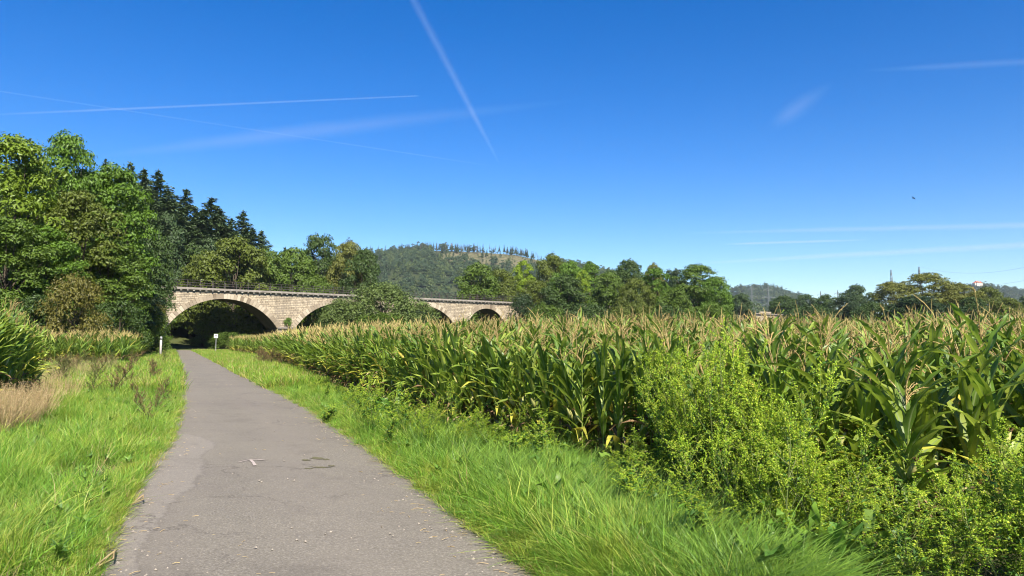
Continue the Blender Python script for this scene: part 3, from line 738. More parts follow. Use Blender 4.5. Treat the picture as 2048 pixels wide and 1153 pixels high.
for fl_, fr_, lb in ((lambda y: left_field_edge(y), lambda y: PL(y) - .05, 'small broad leaved herbs mixed into the left verge'), (lambda y: PR(y) + .05, VR, 'small broad leaved herbs mixed into the right verge')):
    x, y = region(700, 4.0, 26, fl_, fr_, 1.0); k = lownoise(x, y, 1.9, 6) > -.1; x, y = x[k], y[k]; n_ = len(x)
    scatter('verge_herbs', np.stack([x, y, rng.uniform(0, .16, n_)], 1), rots(n_, .2, .2), np.repeat(rng.uniform(.4, .85, n_)[:, None], 3, 1), g_herb, 4, lb, 'herbs')
DK = [dock(500 + s) for s in range(5)]
def put_dock(u, v, s, label, group=None, q=0):
    s *= 1.28; p = gp(u, v); o = link('dock_plant', DK[q % 5]); o.location = (p[0], p[1], 0); o.rotation_euler = (0, 0, rng.uniform(0, 6)); o.scale = (s, s, s)
    tag(o, label, 'dock plant', group)
for q, (u, v, s) in enumerate([(765, 838, 1.5), (795, 850, 1.7), (825, 842, 1.4), (850, 856, 1.5), (745, 826, 1.1), (880, 862, 1.3), (810, 828, 1.5)]):
    put_dock(u, v, s, 'broad leaved bright green dock in the clump at the maize corner', 'docks clumped at the maize corner', q)
for q, (u, v, s) in enumerate([(965, 868, 1.5), (985, 872, 1.3), (940, 866, 1.1)]):
    put_dock(u, v, s, 'upright dock with large pale leaves at the foot of the front maize stalks', 'docks at the foot of the front maize', q + 1)
for q, (u, v, s, l) in enumerate([(1095, 945, 1.1, 'dock with dark green leaves sunk in the long grass by the maize foot'), (1130, 985, 1.1, 'tall pale dock rising out of the long grass beside the weed patch'), (1115, 1040, 1.0, 'single flat grey-green dock in the middle of the grass verge'), (1240, 985, 1.1, 'dock with curled leaf at the left foot of the thick weed patch'),
                                  (1345, 1085, .9, 'small dock in the dark hollow under the thick weed patch')]):
    put_dock(u, v, s, l, None, q)
for q, (u, v, s) in enumerate([(1520, 1186, .95), (1590, 1192, 1.15), (1665, 1192, 1.2), (1740, 1188, 1.05), (1620, 1165, .95), (1710, 1168, 1.0), (1480, 1150, .7)]):
    put_dock(u, v, s * 1.1, 'large fresh green dock at the bottom of the thick weed patch', 'large docks below the weed patch', q)

# ------------------------------------------------------------------ trees
def crown_mesh(seed, Rr, z0, z1, npuff, nleaf, lsize, flat=.7, prof='round', droop=0.0):
    """leaf faces gathered in clumps spread through the crown's volume"""
    r = np.random.default_rng(seed); b = MB(); cz, hz = (z0 + z1) / 2, (z1 - z0) / 2
    pc = []
    for k in range(npuff):
        f = ((k + r.uniform()) / npuff); zz = -1 + 2 * f
        if prof == 'round': rad = math.sqrt(max(0, 1 - abs(zz) ** 2.4))
        elif prof == 'cone': rad = (1 - f) ** .8 * .95 + .08
        elif prof == 'dome': rad = math.sqrt(max(0, 1 - max(0, zz) ** 2)) * (1 if zz > 0 else 1)
        az = k * 2.39996 + r.normal(0, .4); d = rad * math.sqrt(r.uniform(.25, 1.0)) * r.uniform(.85, 1.1)
        pr = Rr * r.uniform(.17, .35)
        pc.append((np.array([math.cos(az) * d * (Rr - pr * .6), math.sin(az) * d * (Rr - pr * .6), cz + zz * (hz - pr * flat * .8)]), pr))
    for c, pr in pc:
        n = int(nleaf * (pr / (Rr * .28)) ** 2)
        v = r.normal(size=(n, 3)); v /= np.linalg.norm(v, axis=1)[:, None]
        v[:, 2] = np.where(v[:, 2] < -.35, -v[:, 2], v[:, 2])
        lump = 1 + .22 * np.sin(v[:, 0] * 5 + c[0] * 3) * np.sin(v[:, 1] * 5 + c[1] * 3) + .12 * np.sin(v[:, 2] * 9 + c[2])
        q = r.uniform(.62, 1.06, n) * lump
        P = c + v * (pr * q)[:, None] * np.array([1, 1, flat])
        if droop: P[:, 2] -= droop * pr * (q ** 2) * (1 - v[:, 2]) * .5
        Nn = v * .9 + np.array([0, 0, .55]) + r.normal(size=(n, 3)) * .38
        b.cards(P, Nn, lsize * r.uniform(.4, 1.7, n), .62, .15, rg=r)
    return b, pc
def tree_mesh(seed, Rr, H, z0, npuff, nleaf, lsize, **kw):
    r = np.random.default_rng(seed + 9000)
    b, pc = crown_mesh(seed, Rr, z0 * H, H, npuff, nleaf, lsize, **kw)
    tb = MB(); t = np.linspace(0, 1, 7); tz = H * .78
    T = np.stack([np.sin(t * 3 + seed) * .25, np.cos(t * 2 + seed) * .2 - .2 * math.cos(seed), t * tz - .4], 1)
    tr = max(.09, H * .017); tb.tube(T, tr * (1.15 - t * .95) * np.where(t == 0, 1.4, 1), 8)
    for c, pr in pc[::2]:
        f = np.clip((c[2] / tz) * .62, .1, .9); p0 = np.array([np.interp(f, t, T[:, m]) for m in range(3)])
        mid_ = (p0 + c) / 2 + np.array([0, 0, -.06 * H * .3]) + r.normal(size=3) * .2
        tb.tube(np.array([p0, p0 * .4 + mid_ * .6, mid_ * .4 + c * .6, c]), tr * np.array([.42, .3, .2, .07]), 5)
    return tb.mesh('trunk', [M['bark']]), b.mesh('crown', [M['green']])
def conifer_mesh(seed, H, Rr, nw=52):
    r = np.random.default_rng(seed); b = MB(); tb = MB()
    tb.tube(np.array([[0, 0, -.5], [0, 0, H * .5], [0, 0, H]]), [H * .013, H * .008, .015], 6)
    for k in range(nw):
        f = k / nw; z = H * (.10 + .89 * f); rad = Rr * min(1, (1 - f) * 4.5) ** .75 * (.7 + .3 * (1 - f)) * r.uniform(.6, 1.15) + .15
        nbr = 7 if f < .7 else 5
        for m in range(nbr):
            az = r.uniform(0, 6.28); L = rad * r.uniform(.65, 1.1)
            n = max(8, int(L * 15)); q = r.uniform(.05, 1, n)
            dz = -.30 * q * L + .16 * (q ** 2.5) * L
            wdt = .16 * L * (1 - q * .6) + .06
            side = r.normal(size=n) * wdt
            P = np.stack([np.cos(az) * q * L - np.sin(az) * side, np.sin(az) * q * L + np.cos(az) * side, z + dz - np.abs(side) * .5 + r.normal(size=n) * .16], 1)
            Nn = np.array([0, 0, 1.0]) + r.normal(size=(n, 3)) * .45
            b.cards(P, Nn, r.uniform(.3, .85, n), .42, .1, rg=r, axis=np.tile([math.cos(az), math.sin(az), -.25], (n, 1)))
    return tb.mesh('trunk', [M['bark']]), b.mesh('crown', [M['conifer']])
PROTO = {}
PROTO['broad'] = [(6.0, 18.0, tree_mesh(600 + s, 6.0, 18.0, .07, 74, 400, .29, flat=.55)) for s in range(4)]
PROTO['round'] = [(5.0, 11.0, tree_mesh(620 + s, 5.0, 11.0, .05, 60, 420, .25, flat=.62)) for s in range(3)]
PROTO['tall'] = [(3.6, 16.0, tree_mesh(640 + s, 3.6, 16.0, .06, 64, 290, .26, flat=.75)) for s in range(3)]
PROTO['shrub'] = [(3.0, 4.4, tree_mesh(660 + s, 3.0, 4.4, .0, 40, 260, .15, flat=.85, prof='dome')) for s in range(3)]
PROTO['willow'] = [(5.5, 9.0, tree_mesh(680 + s, 5.5, 9.0, .0, 66, 480, .21, flat=1.0, prof='dome', droop=.35)) for s in range(2)]
PROTO['conifer'] = [(4.2, 24.0, conifer_mesh(700 + s, 24.0, 4.2)) for s in range(3)]
ntree = [0]
def tree(kind, u, vtop, hw, D, col, label, group=None, zb=None, sq=1.0):
    ntree[0] += 1; q = ntree[0]
    R0, H0, (tm, cm) = PROTO[kind][q % len(PROTO[kind])]
    hw = hw * (1.75 if kind == 'conifer' else 1.08)
    p = at(u, vtop, D); z = float(ground_z(p[0], D)) if zb is None else zb
    H = p[2] - z; Rr = hw * D / F
    cat, nm = {'conifer': ('conifer', 'conifer'), 'shrub': ('bush', 'bush'), 'willow': ('bush', 'willow_bush')}.get(kind, ('tree', 'broadleaf_tree'))
    o = thing(nm, label, cat, (p[0], D, z), q * 1.7, group, (Rr / R0, Rr / R0 * sq, H / H0))
    link('trunk', tm, o); c = link('crown', cm, o); objmat(c, M[col])
    return o
LEFT = [
 ('broad', 30, 274, 108, 62, 'yellowgreen', 'large yellow-green tree at the extreme left of the wood edge'),
 ('broad', 142, 268, 72, 70, 'bright', 'tallest fluffy bright green tree behind the left wood edge'),
 ('broad', 235, 332, 78, 74, 'bright', 'bright green tree stepping down towards the dark spruces'),
 ('broad', 162, 384, 80, 64, 'olive', 'olive tinged maple in front of the taller bright trees'),
 ('broad', 222, 478, 76, 66, 'green', 'mid green maple hanging low above the left maize strip'),
 ('broad', 20, 436, 92, 56, 'green', 'darker green tree below the large yellow-green one'),
 ('broad', 95, 455, 70, 60, 'bright', 'yellowish green lower tree between olive maple and left edge'),
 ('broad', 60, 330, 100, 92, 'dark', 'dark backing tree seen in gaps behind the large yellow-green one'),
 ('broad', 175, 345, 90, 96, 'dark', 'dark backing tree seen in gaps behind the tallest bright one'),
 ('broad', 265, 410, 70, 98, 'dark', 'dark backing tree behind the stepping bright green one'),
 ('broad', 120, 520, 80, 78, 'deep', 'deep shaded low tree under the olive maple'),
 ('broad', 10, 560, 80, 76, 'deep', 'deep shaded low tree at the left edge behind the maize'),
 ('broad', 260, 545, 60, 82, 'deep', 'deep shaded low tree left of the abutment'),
 ('shrub', 150, 548, 62, 52, 'rust', 'rusty olive shrub drooping over the left maize'),
 ('shrub', 70, 590, 70, 54, 'dark', 'dark shaded shrub under the left trees'),
 ('shrub', 235, 600, 60, 62, 'dark', 'dark shrub below the mid green maple'),
 ('shrub', 290, 612, 48, 84, 'green', 'light green bush at the foot of the viaduct abutment'),
 ('shrub', 316, 668, 26, 92, 'green', 'small green bush beside the pale post'),
 ('shrub', 262, 640, 40, 76, 'green', 'low leafy bush between maize strip and abutment'),
 ('round', 325, 425, 50, 152, 'bluegreen', 'dark blue-green tree rising behind the abutment'),
 ('round', 385, 488, 50, 158, 'dark', 'dark tree above the viaduct deck below the spruces'),
 ('round', 300, 470, 50, 118, 'dark', 'shaded tree between bright wood edge and abutment'),
 ('round', 415, 478, 45, 168, 'bluegreen', 'blue-green tree on the slope under the spruce tops'),
 ('round', 345, 520, 40, 154, 'green', 'green tree close over the left end of the railing'),
 ('round', 470, 473, 72, 152, 'olive', 'rounded olive green tree above the first arch'),
 ('round', 410, 510, 48, 150, 'olive', 'olive tree left of the rounded one above the first arch'),
 ('round', 530, 500, 46, 158, 'green', 'green tree above the pier of first and second arch'),
 ('round', 585, 496, 56, 166, 'green', 'green spreading tree above the second arch'),
 ('round', 640, 468, 48, 176, 'dark', 'tall dark crowned tree above the second arch'),
 ('round', 700, 484, 50, 172, 'farolive', 'brownish olive tree beside the tall dark crown'),
 ('round', 728, 498, 40, 168, 'dark', 'dark green tree at the right end of the group above the viaduct'),
 ('shrub', 625, 548, 44, 164, 'green', 'low green bush behind the railing over the second arch'),
 ('shrub', 500, 555, 40, 158, 'dark', 'low dark bush behind the railing over the first arch'),
 ('shrub', 690, 556, 44, 168, 'dark', 'low dark bush behind the railing left of the willow'),
]
for s, (u, v, D, hw) in enumerate([(262, 320, 150, 24), (287, 333, 156, 28), (317, 337, 165, 32), (372, 375, 172, 30), (424, 392, 176, 34), (487, 419, 186, 27), (462, 434, 180, 24), (524, 459, 190, 22), (345, 400, 168, 30), (395, 420, 172, 30), (571, 492, 200, 14), (212, 316, 140, 26), (300, 372, 150, 34), (445, 440, 178, 28), (335, 372, 160, 30), (360, 405, 164, 34), (405, 415, 170, 30), (505, 452, 188, 24), (440, 418, 182, 26)]):
    names = ['first dark spruce rising beyond the bright left trees', 'dark spruce second from the bright left trees', 'tallest pointed spruce on the skyline beyond the bright trees', 'lone pointed spruce above the dark blue-green tree', 'broad pointed spruce in the middle of the descending row', 'slim spruce with open top near the low end of the row', 'short spruce tucked beside the slim open topped one', 'last small spruce at the low end of the row',
             'shorter spruce filling the row beside the lone pointed one', 'spruce filling the row left of the broad pointed one', 'thin spruce tip poking above the trees over the second arch', 'dark spruce tip between the bright left crowns', 'dark spruce standing below the skyline row', 'low spruce between the broad and the slim spruces', 'spruce shoulder right below the tallest pointed one', 'lower spruce just left of the lone pointed one', 'shadowed spruce between the lone and the broad pointed ones', 'small spruce between the slim one and the last one', 'spruce shoulder right below the broad pointed one']
    LEFT.append(('conifer', u, v, hw, D, 'conifer', names[s], 'spruces on the slope'))
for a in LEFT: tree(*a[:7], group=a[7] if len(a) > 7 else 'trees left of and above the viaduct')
RIGHT = [
 ('round', 955, 527, 50, 196, 'green', 'dense green tree at the left end of the row behind the viaduct'),
 ('round', 1000, 538, 46, 202, 'olive', 'olive tree second from the left in the row behind the viaduct'),
 ('tall', 1047, 520, 27, 205, 'lime', 'narrow lime green tree standing out of the right row'),
 ('round', 1100, 509, 44, 215, 'olive', 'tall olive brown crown above the right row'),
 ('round', 1140, 522, 42, 205, 'bright', 'fresh green crown right of the olive brown one'),
 ('round', 1072, 560, 40, 176, 'olive', 'low olive tree in front right of the viaduct end'),
 ('round', 1128, 552, 48, 168, 'dark', 'dark rounded tree in the front of the right row'),
 ('tall', 1180, 524, 28, 205, 'bright', 'bright slender tree left of the dark skyline crown'),
 ('tall', 1165, 540, 22, 190, 'lime', 'small lime green tree tucked in the right row'),
 ('round', 1218, 545, 44, 178, 'green', 'mid green tree in the middle of the right row'),
 ('round', 1255, 520, 42, 210, 'dark', 'dark green crown on the skyline of the right row'),
 ('round', 1306, 526, 24, 216, 'farolive', 'small brownish crown on the skyline right of the dark one'),
 ('tall', 1313, 536, 34, 190, 'bright', 'leaning bright green tree below the small brownish crown'),
 ('round', 1270, 556, 40, 172, 'olive', 'greyish olive tree low in the right row'),
 ('round', 1345, 538, 30, 215, 'deep', 'very dark small crown before the last big tree'),
 ('broad', 1395, 530, 62, 178, 'green', 'largest rounded green tree at the right end of the row'),
 ('round', 1430, 556, 36, 172, 'bright', 'lighter green flank tree at the right end of the row'),
 ('round', 1350, 575, 40, 165, 'green', 'low green tree in front of the largest rounded tree'),
 ('shrub', 1050, 588, 36, 172, 'deep', 'dark ivy covered bush at the right end of the viaduct'),
 ('shrub', 1090, 606, 40, 160, 'green', 'low bush behind the maize tassels near the viaduct end'),
 ('shrub', 1180, 605, 46, 158, 'dark', 'low dark bush behind the maize tassels in mid row'),
 ('shrub', 1260, 605, 46, 160, 'olive', 'low olive bush behind the maize tassels'),
 ('shrub', 1330, 608, 46, 158, 'dark', 'low dark bush under the leaning bright tree'),
 ('shrub', 1425, 606, 44, 162, 'green', 'low green bush at the foot of the last big tree'),
 ('round', 1482, 588, 30, 230, 'bluegreen', 'dull grey-green tree right of the last big tree'),
 ('round', 1565, 592, 34, 300, 'dark', 'dark low tree beyond the distant stone parapet'),
 ('round', 1610, 588, 30, 320, 'bluegreen', 'grey-green tree in the low gap of the tree line'),
 ('round', 1655, 590, 34, 310, 'dark', 'dark low tree right of the gap in the tree line'),
 ('round', 1712, 570, 36, 260, 'bluegreen', 'grey-green tree left of the large airy tree'),
 ('round', 1690, 592, 36, 250, 'deep', 'low dark tree under the grey-green one'),
 ('broad', 1782, 564, 46, 205, 'farolive', 'left lobe tree of the large airy olive group'),
 ('broad', 1850, 547, 62, 210, 'farolive', 'largest airy olive tree of the right hand group'),
 ('broad', 1915, 566, 48, 212, 'farolive', 'right lobe tree of the large airy olive group'),
 ('round', 1830, 592, 60, 195, 'deep', 'dark shaded tree under the largest airy olive tree'),
 ('round', 1975, 573, 32, 220, 'olive', 'olive tree in front of the castle hill'),
 ('round', 1940, 595, 44, 200, 'dark', 'dark low tree below the castle hill'),
 ('round', 2010, 596, 40, 205, 'olive', 'low olive tree towards the right picture edge'),
 ('round', 2060, 590, 36, 215, 'bluegreen', 'pale grey-green tree cut by the right picture edge'),
 ('shrub', 1745, 604, 50, 200, 'dark', 'low dark hedge bush left of the airy group'),
 ('shrub', 1620, 610, 60, 235, 'dark', 'wide dark bush behind the tassels in the gap'),
 ('shrub', 1885, 606, 60, 190, 'deep', 'low dark bush under the right lobe tree'),
]
for a in RIGHT: tree(*a, group='trees beyond the maize field')
tree('willow', 768, 565, 77, 138, 'willow', 'large silvery green willow bush hiding the middle of the viaduct', zb=0)
tree('willow', 690, 598, 58, 136, 'willow', 'lower willow bush hiding the right half of the second arch', zb=0)
tree('shrub', 840, 602, 42, 142, 'willow', 'willow bush hiding the left half of the third arch', zb=0)
tree('shrub', 765, 625, 60, 132, 'green', 'dark green bramble skirt below the large willow bush', zb=0)
# woodland seen through the arches
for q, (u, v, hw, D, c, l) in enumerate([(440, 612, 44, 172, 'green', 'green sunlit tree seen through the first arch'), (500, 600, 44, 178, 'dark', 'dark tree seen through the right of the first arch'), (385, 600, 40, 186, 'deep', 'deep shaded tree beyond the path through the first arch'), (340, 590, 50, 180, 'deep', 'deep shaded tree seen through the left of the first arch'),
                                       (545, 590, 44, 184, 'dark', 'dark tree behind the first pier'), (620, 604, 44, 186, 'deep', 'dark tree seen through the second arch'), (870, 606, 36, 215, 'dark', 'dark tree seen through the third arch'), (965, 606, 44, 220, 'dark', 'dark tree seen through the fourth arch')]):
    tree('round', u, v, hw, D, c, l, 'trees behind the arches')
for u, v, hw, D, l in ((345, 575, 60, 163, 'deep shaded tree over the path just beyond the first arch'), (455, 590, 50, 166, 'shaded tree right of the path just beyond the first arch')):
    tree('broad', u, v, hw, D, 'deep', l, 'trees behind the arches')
for q, (u, v, hw, D, l) in enumerate([(455, 664, 34, 128, 'low green bush behind the white sign'), (490, 668, 30, 126, 'low green bush right of the white sign'), (408, 668, 26, 150, 'low dark bush by the path under the arch')]):
    tree('shrub', u, v, hw, D, 'green', l, 'low bushes by the first arch', zb=0)
for q, (u, v, hw, D, c, l) in enumerate([(270, 560, 24, 122, 'rust', 'dry brownish climber tangle over the abutment'), (310, 572, 26, 121, 'green', 'green climber draping the left end of the deck'), (300, 600, 30, 116, 'rust', 'dry reddish brown bush leaning on the abutment')]):
    tree('shrub', u, v, hw, D, c, l, 'climbers on the abutment')

# ------------------------------------------------------------------ viaduct
dv = np.array([1.204, 1.0, 0]); dv /= np.linalg.norm(dv); nv = np.array([-dv[1], dv[0], 0])   # along, and away from the camera
V0 = at(332, 684, 132.0); V0[2] = 0
ZT, WD = 11.25, 6.0
def vp(s, n_, z): return V0 + dv * s + nv * n_ + np.array([0, 0, z])
ARCH = [(10.3, 10.3, 12.4), (34.6, 10.2, 12.4), (55.6, 9.0, 10.1), (73.5, 6.25, 6.3)] + [(92 + 16 * k, 6.25, 6.3) for k in range(8)]
CROWN, SPR = 9.75, 4.25
def stone_mat(name, wall=True):
    m, nt, out = newmat(name)
    a = N(nt, 'ShaderNodeAttribute', attribute_name='lp'); v = a.outputs['Vector']
    p = N(nt, 'ShaderNodeBsdfPrincipled'); p.inputs['Roughness'].default_value = .9; p.inputs['Specular IOR Level'].default_value = .15
    n1 = noise(nt, 1.3, 5, v if wall else None); n2 = noise(nt, .25, 3, v if wall else None)
    if wall:
        wob = N(nt, 'ShaderNodeVectorMath', operation='ADD'); nt.links.new(v, wob.inputs[0])
        sc = N(nt, 'ShaderNodeVectorMath', operation='SCALE'); sc.inputs['Scale'].default_value = .10; nt.links.new(n1.outputs['Color'], sc.inputs[0]); nt.links.new(sc.outputs[0], wob.inputs[1])
        br = N(nt, 'ShaderNodeTexBrick'); br.inputs['Scale'].default_value = 1.0
        br.inputs['Brick Width'].default_value = .74; br.inputs['Row Height'].default_value = .34; br.inputs['Mortar Size'].default_value = .036
        br.inputs['Color1'].default_value = (.51, .42, .295, 1); br.inputs['Color2'].default_value = (.29, .23, .155, 1); br.inputs['Mortar'].default_value = (.12, .095, .07, 1)
        br.offset_frequency = 2; br.squash = .7; br.squash_frequency = 3
        nt.links.new(wob.outputs[0], br.inputs['Vector']); c = br.outputs['Color']
        bp = N(nt, 'ShaderNodeBump'); bp.inputs['Strength'].default_value = .7; bp.inputs['Distance'].default_value = .06; bp.invert = True
        nt.links.new(br.outputs['Fac'], bp.inputs['Height']); nt.links.new(bp.outputs[0], p.inputs['Normal'])
    else:
        g = N(nt, 'ShaderNodeNewGeometry')
        c = ramp(nt, g.outputs['Random Per Island'], [(0, (.15, .115, .08)), (.35, (.26, .21, .15)), (.7, (.36, .30, .22)), (1, (.45, .385, .29))])
    c = mixc(nt, ramp(nt, n1.outputs[0], [(.4, (0, 0, 0)), (.7, (.45, .45, .45))]), c, (.45, .38, .28))
    c = mixc(nt, ramp(nt, n2.outputs[0], [(.5, (0, 0, 0)), (.75, (.4, .4, .4))]), c, (.28, .24, .19))
    if wall:
        mp = N(nt, 'ShaderNodeMapping'); mp.inputs['Scale'].default_value = (.9, .10, 1); nt.links.new(v, mp.inputs['Vector'])
        n3 = noise(nt, 1.0, 6, mp.outputs[0], .7)
        c = mixc(nt, ramp(nt, n3.outputs[0], [(.48, (0, 0, 0)), (.68, (.6, .6, .6))]), c, (.15, .125, .095))
        c = mixc(nt, ramp(nt, n3.outputs[0], [(.28, (.45, .45, .45)), (.42, (0, 0, 0))]), c, (.46, .42, .35))
    nt.links.new(c, p.inputs['Base Color']); nt.links.new(p.outputs[0], out.inputs[0]); return m
M['stone'] = stone_mat('stone_wall'); M['voussoir'] = stone_mat('stone_voussoir', False)
M['cornice'] = plain('cornice', (.30, .265, .22), .9, (.15, .13, .11), 1.5, bump=.3)
M['corbel'] = plain('corbel', (.52, .46, .38), .9, (.36, .31, .25), 3)
M['iron'] = plain('railing_iron', (.045, .045, .045), .6, (.08, .06, .05), 6)
M['soffit'] = plain('soffit_stone', (.11, .088, .066), .95, (.07, .056, .044), 1.2, bump=.4)  # much darker than the wall: shade under the arches put into the colour
via = thing('stone_viaduct', 'long pale sandstone railway viaduct with round arches crossing behind the maize', 'viaduct', vp(0, 0, 0))
inv = -V0
def zlow(s):
    for c, h, r in ARCH:
        if abs(s - c) < h - 1e-6: return CROWN - r + math.sqrt(max(0, r * r - (s - c) ** 2))
    return None
S0, S1 = -26.0, 214.0
b = MB(); sf = MB()
def strip(b, s0, s1, zl0, zl1, n_, flip):
    k = max(1, int((ZT - min(zl0, zl1)) / 3))
    V, A = [], []
    for m in range(k + 1):
        f = m / k
        V += [inv + vp(s0, n_, zl0 + (ZT - zl0) * f), inv + vp(s1, n_, zl1 + (ZT - zl1) * f)]
        A += [[s0 + 50, zl0 + (ZT - zl0) * f + 5, .1], [s1 + 50, zl1 + (ZT - zl1) * f + 5, .1]]
    Fq = [[2 * m, 2 * m + 1, 2 * m + 3, 2 * m + 2] for m in range(k)]
    b.add(V, [f[::-1] for f in Fq] if flip else Fq, 0, A)
cur = S0
for c, h, r in ARCH:
    for n_, fl in ((0, False), (WD, True)): strip(b, cur, c - h, -1, -1, n_, fl)
    a0 = math.asin(min(1, h / r)); aa = np.linspace(-a0, a0, 33)
    pts = [(c + r * math.sin(a), CROWN - r + r * math.cos(a)) for a in aa]
    pts[0] = (c - h, pts[0][1]); pts[-1] = (c + h, pts[-1][1])
    for (sa, za), (sb, zb_) in zip(pts[:-1], pts[1:]):
        for n_, fl in ((0, False), (WD, True)): strip(b, sa, sb, za, zb_, n_, fl)
        sf.add([inv + vp(sa, 0, za), inv + vp(sb, 0, zb_), inv + vp(sb, WD, zb_), inv + vp(sa, WD, za)], [[0, 3, 2, 1]])
    for (se, ze, fl) in ((c - h, pts[0][1], False), (c + h, pts[-1][1], True)):
        q = [[0, 1, 2, 3]]; sf.add([inv + vp(se, 0, -1), inv + vp(se, WD, -1), inv + vp(se, WD, ze), inv + vp(se, 0, ze)], q)
    cur = c + h
for n_, fl in ((0, False), (WD, True)): strip(b, cur, S1, -1, -1, n_, fl)
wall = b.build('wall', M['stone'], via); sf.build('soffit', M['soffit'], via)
for c, h, r in ARCH[:5]:
    b = MB(); a0 = math.asin(min(1, h / r)); nvs = int(2 * a0 * r / .62); aa = np.linspace(-a0, a0, nvs + 1); th = 1.0
    rg = np.random.default_rng(int(c))
    for k in range(nvs):
        q0, q1 = aa[k] + .035 / r, aa[k + 1] - .035 / r; t_ = th * rg.uniform(.85, 1.12); pr = -rg.uniform(.05, .10)
        V = []
        for n_ in (pr, .25):
            for a_, rr in ((q0, r - .02), (q1, r - .02), (q1, r + t_), (q0, r + t_)):
                z = min(CROWN - r + rr * math.cos(a_), ZT - .5)
                V.append(inv + vp(c + rr * math.sin(a_), n_, z))
        b.add(V, [[0, 1, 2, 3], [7, 6, 5, 4], [0, 4, 5, 1], [1, 5, 6, 2], [2, 6, 7, 3], [3, 7, 4, 0]])
    b.build('arch_ring', M['voussoir'], via)
AX = np.stack([dv, nv, np.array([0, 0, 1.0])])
b = MB()
b.box(inv + vp((S0 + S1) / 2, WD / 2, ZT + .13), (S1 - S0, WD + 1.0, .26), ax=AX); b.box(inv + vp((S0 + S1) / 2, WD / 2, ZT + .32), (S1 - S0 - .02, WD + .7, .12), ax=AX)
b.build('cornice', M['cornice'], via)
for k, s in enumerate(np.arange(-3.4, 84, 2.24)):
    b = MB(); b.box(inv + vp(s, -.25, ZT - .12), (.24, .46, .24), ax=AX); b.box(inv + vp(s, -.15, ZT - .30), (.20, .26, .12), ax=AX); b.build('bracket', M['cornice'], via)
    b = MB(); b.box(inv + vp(s + 1.12, -.2, ZT - .12), (.34, .36, .24), ax=AX); b.build('corbel', M['corbel'], via)
for n_ in (-.25, WD + .25):
    for s in np.arange(-3.4, 84, 2.24):
        b = MB(); b.box(inv + vp(s, n_, ZT + 1.05), (.09, .09, 1.5), ax=AX); b.box(inv + vp(s, n_, ZT + .40), (.18, .16, .14), ax=AX); b.build('railing_post', M['iron'], via)
    for z in (.85, 1.28, 1.74):
        b = MB(); b.tube(np.array([inv + vp(-6, n_, ZT + z), inv + vp(40, n_, ZT + z), inv + vp(84, n_, ZT + z)]), .033, 5); b.build('rail', M['iron'], via)
for s in (22.5, 45.5, 65.9):
    b = MB(); b.box(inv + vp(s, -.1, SPR + .1), (2.4 if s > 30 else 3.6, .5, .35), ax=AX); b.build('impost', M['cornice'], via)
b = MB(); b.box(inv + vp(-8.6, 1.2, 6.6), (3.6, 3.4, 15.0), ax=AX); b.box(inv + vp(-8.6, 1.2, 14.3), (4.0, 3.8, .5), ax=AX); b.build('abutment_pillar', M['stone'], via)
b = MB(); b.box(inv + vp(199, -.3, ZT + .7), (7, .5, .6), ax=AX); b.build('parapet', M['voussoir'], via)
b = MB(); b.box(vp(-1.0, -.06, 4.9), (.8, .08, .95), ax=AX)
M['bluesign'] = plain('blue_white_board', (.62, .66, .72), .6, (.07, .16, .45), 1.6)
tag(b.build('notice_board', M['bluesign']), 'small blue and white board fixed to the left foot of the first arch', 'notice board')
p = vp(22.6, -.5, SPR + .3); o = thing('wall_shrub', 'small green shrub growing from the ledge between first and second arch', 'bush', p, scale=(.32, .2, .42))
link('trunk', PROTO['shrub'][0][2][0], o); objmat(link('crown', PROTO['shrub'][0][2][1], o), M['bright'])

# ------------------------------------------------------------------ sign, post
M['white'] = plain('white_board', (.78, .78, .76), .5, (.70, .70, .69), 4)
M['grey'] = plain('galvanised', (.35, .35, .35), .5, (.28, .28, .28), 5)
M['ink'] = plain('black_ink', (.03, .03, .03), .6)
p = at(432, 684, 105.0); o = thing('sign', 'square white sign board on a thin grey post right of the path before the arch', 'sign', (p[0], 105.0, 0))
b = MB(); b.tube([[0, 0, -.2], [0, 0, 1.4], [0, 0, 2.55]], .045, 8); b.build('post', M['grey'], o)
b = MB(); b.box((0, -.06, 2.38), (.56, .03, .56)); b.build('board', M['white'], o)
b = MB(); b.box((-.06, -.079, 2.46), (.22, .006, .08)); b.box((.10, -.079, 2.44), (.07, .006, .15)); b.box((0, -.079, 2.27), (.36, .006, .03)); b.build('pictogram', M['ink'], o)
p = at(322, 684, 75.0); o = thing('marker_post', 'pale weathered post with dark cap standing in the left verge', 'post', (p[0], 75.0, 0))
M['palewood'] = plain('pale_wood', (.50, .47, .42), .85, (.36, .33, .29), 7)
b = MB(); b.tube([[0, 0, -.3], [0, 0, 1.0], [0, 0, 1.75]], [.11, .11, .105], 12, cap=True); b.build('post_shaft', M['palewood'], o)
b = MB(); b.tube([[0, 0, 1.73], [0, 0, 1.95], [0, 0, 2.08]], [.115, .12, .10], 12, cap=True); b.build('post_cap', M['grey'], o)

# twigs of straw at the left edge
for q, (u0, v0, u1, v1, l) in enumerate([(180, 1140, 232, 1102, 'bent straw stalk lying on the left path edge at the bottom'), (262, 1010, 280, 995, 'thin dry stalk on the left path edge above the bent one'), (300, 885, 318, 878, 'short dry stalk near the top of the pale strip')]):
    a, c = gp(u0, v0, .04), gp(u1, v1, .04); mid_ = (a + c) / 2 + np.array([.06, .02, .05])
    b = MB(); b.tube(np.array([a, mid_, c]), .008, 5); b.tube(np.array([mid_, mid_ + [.05, -.1, -.02], mid_ + [.02, -.22, -.03]]), .006, 4)
    tag(b.build('dry_stalk', M['straw']), l, 'dry stalk', 'dry stalks on the path edge')

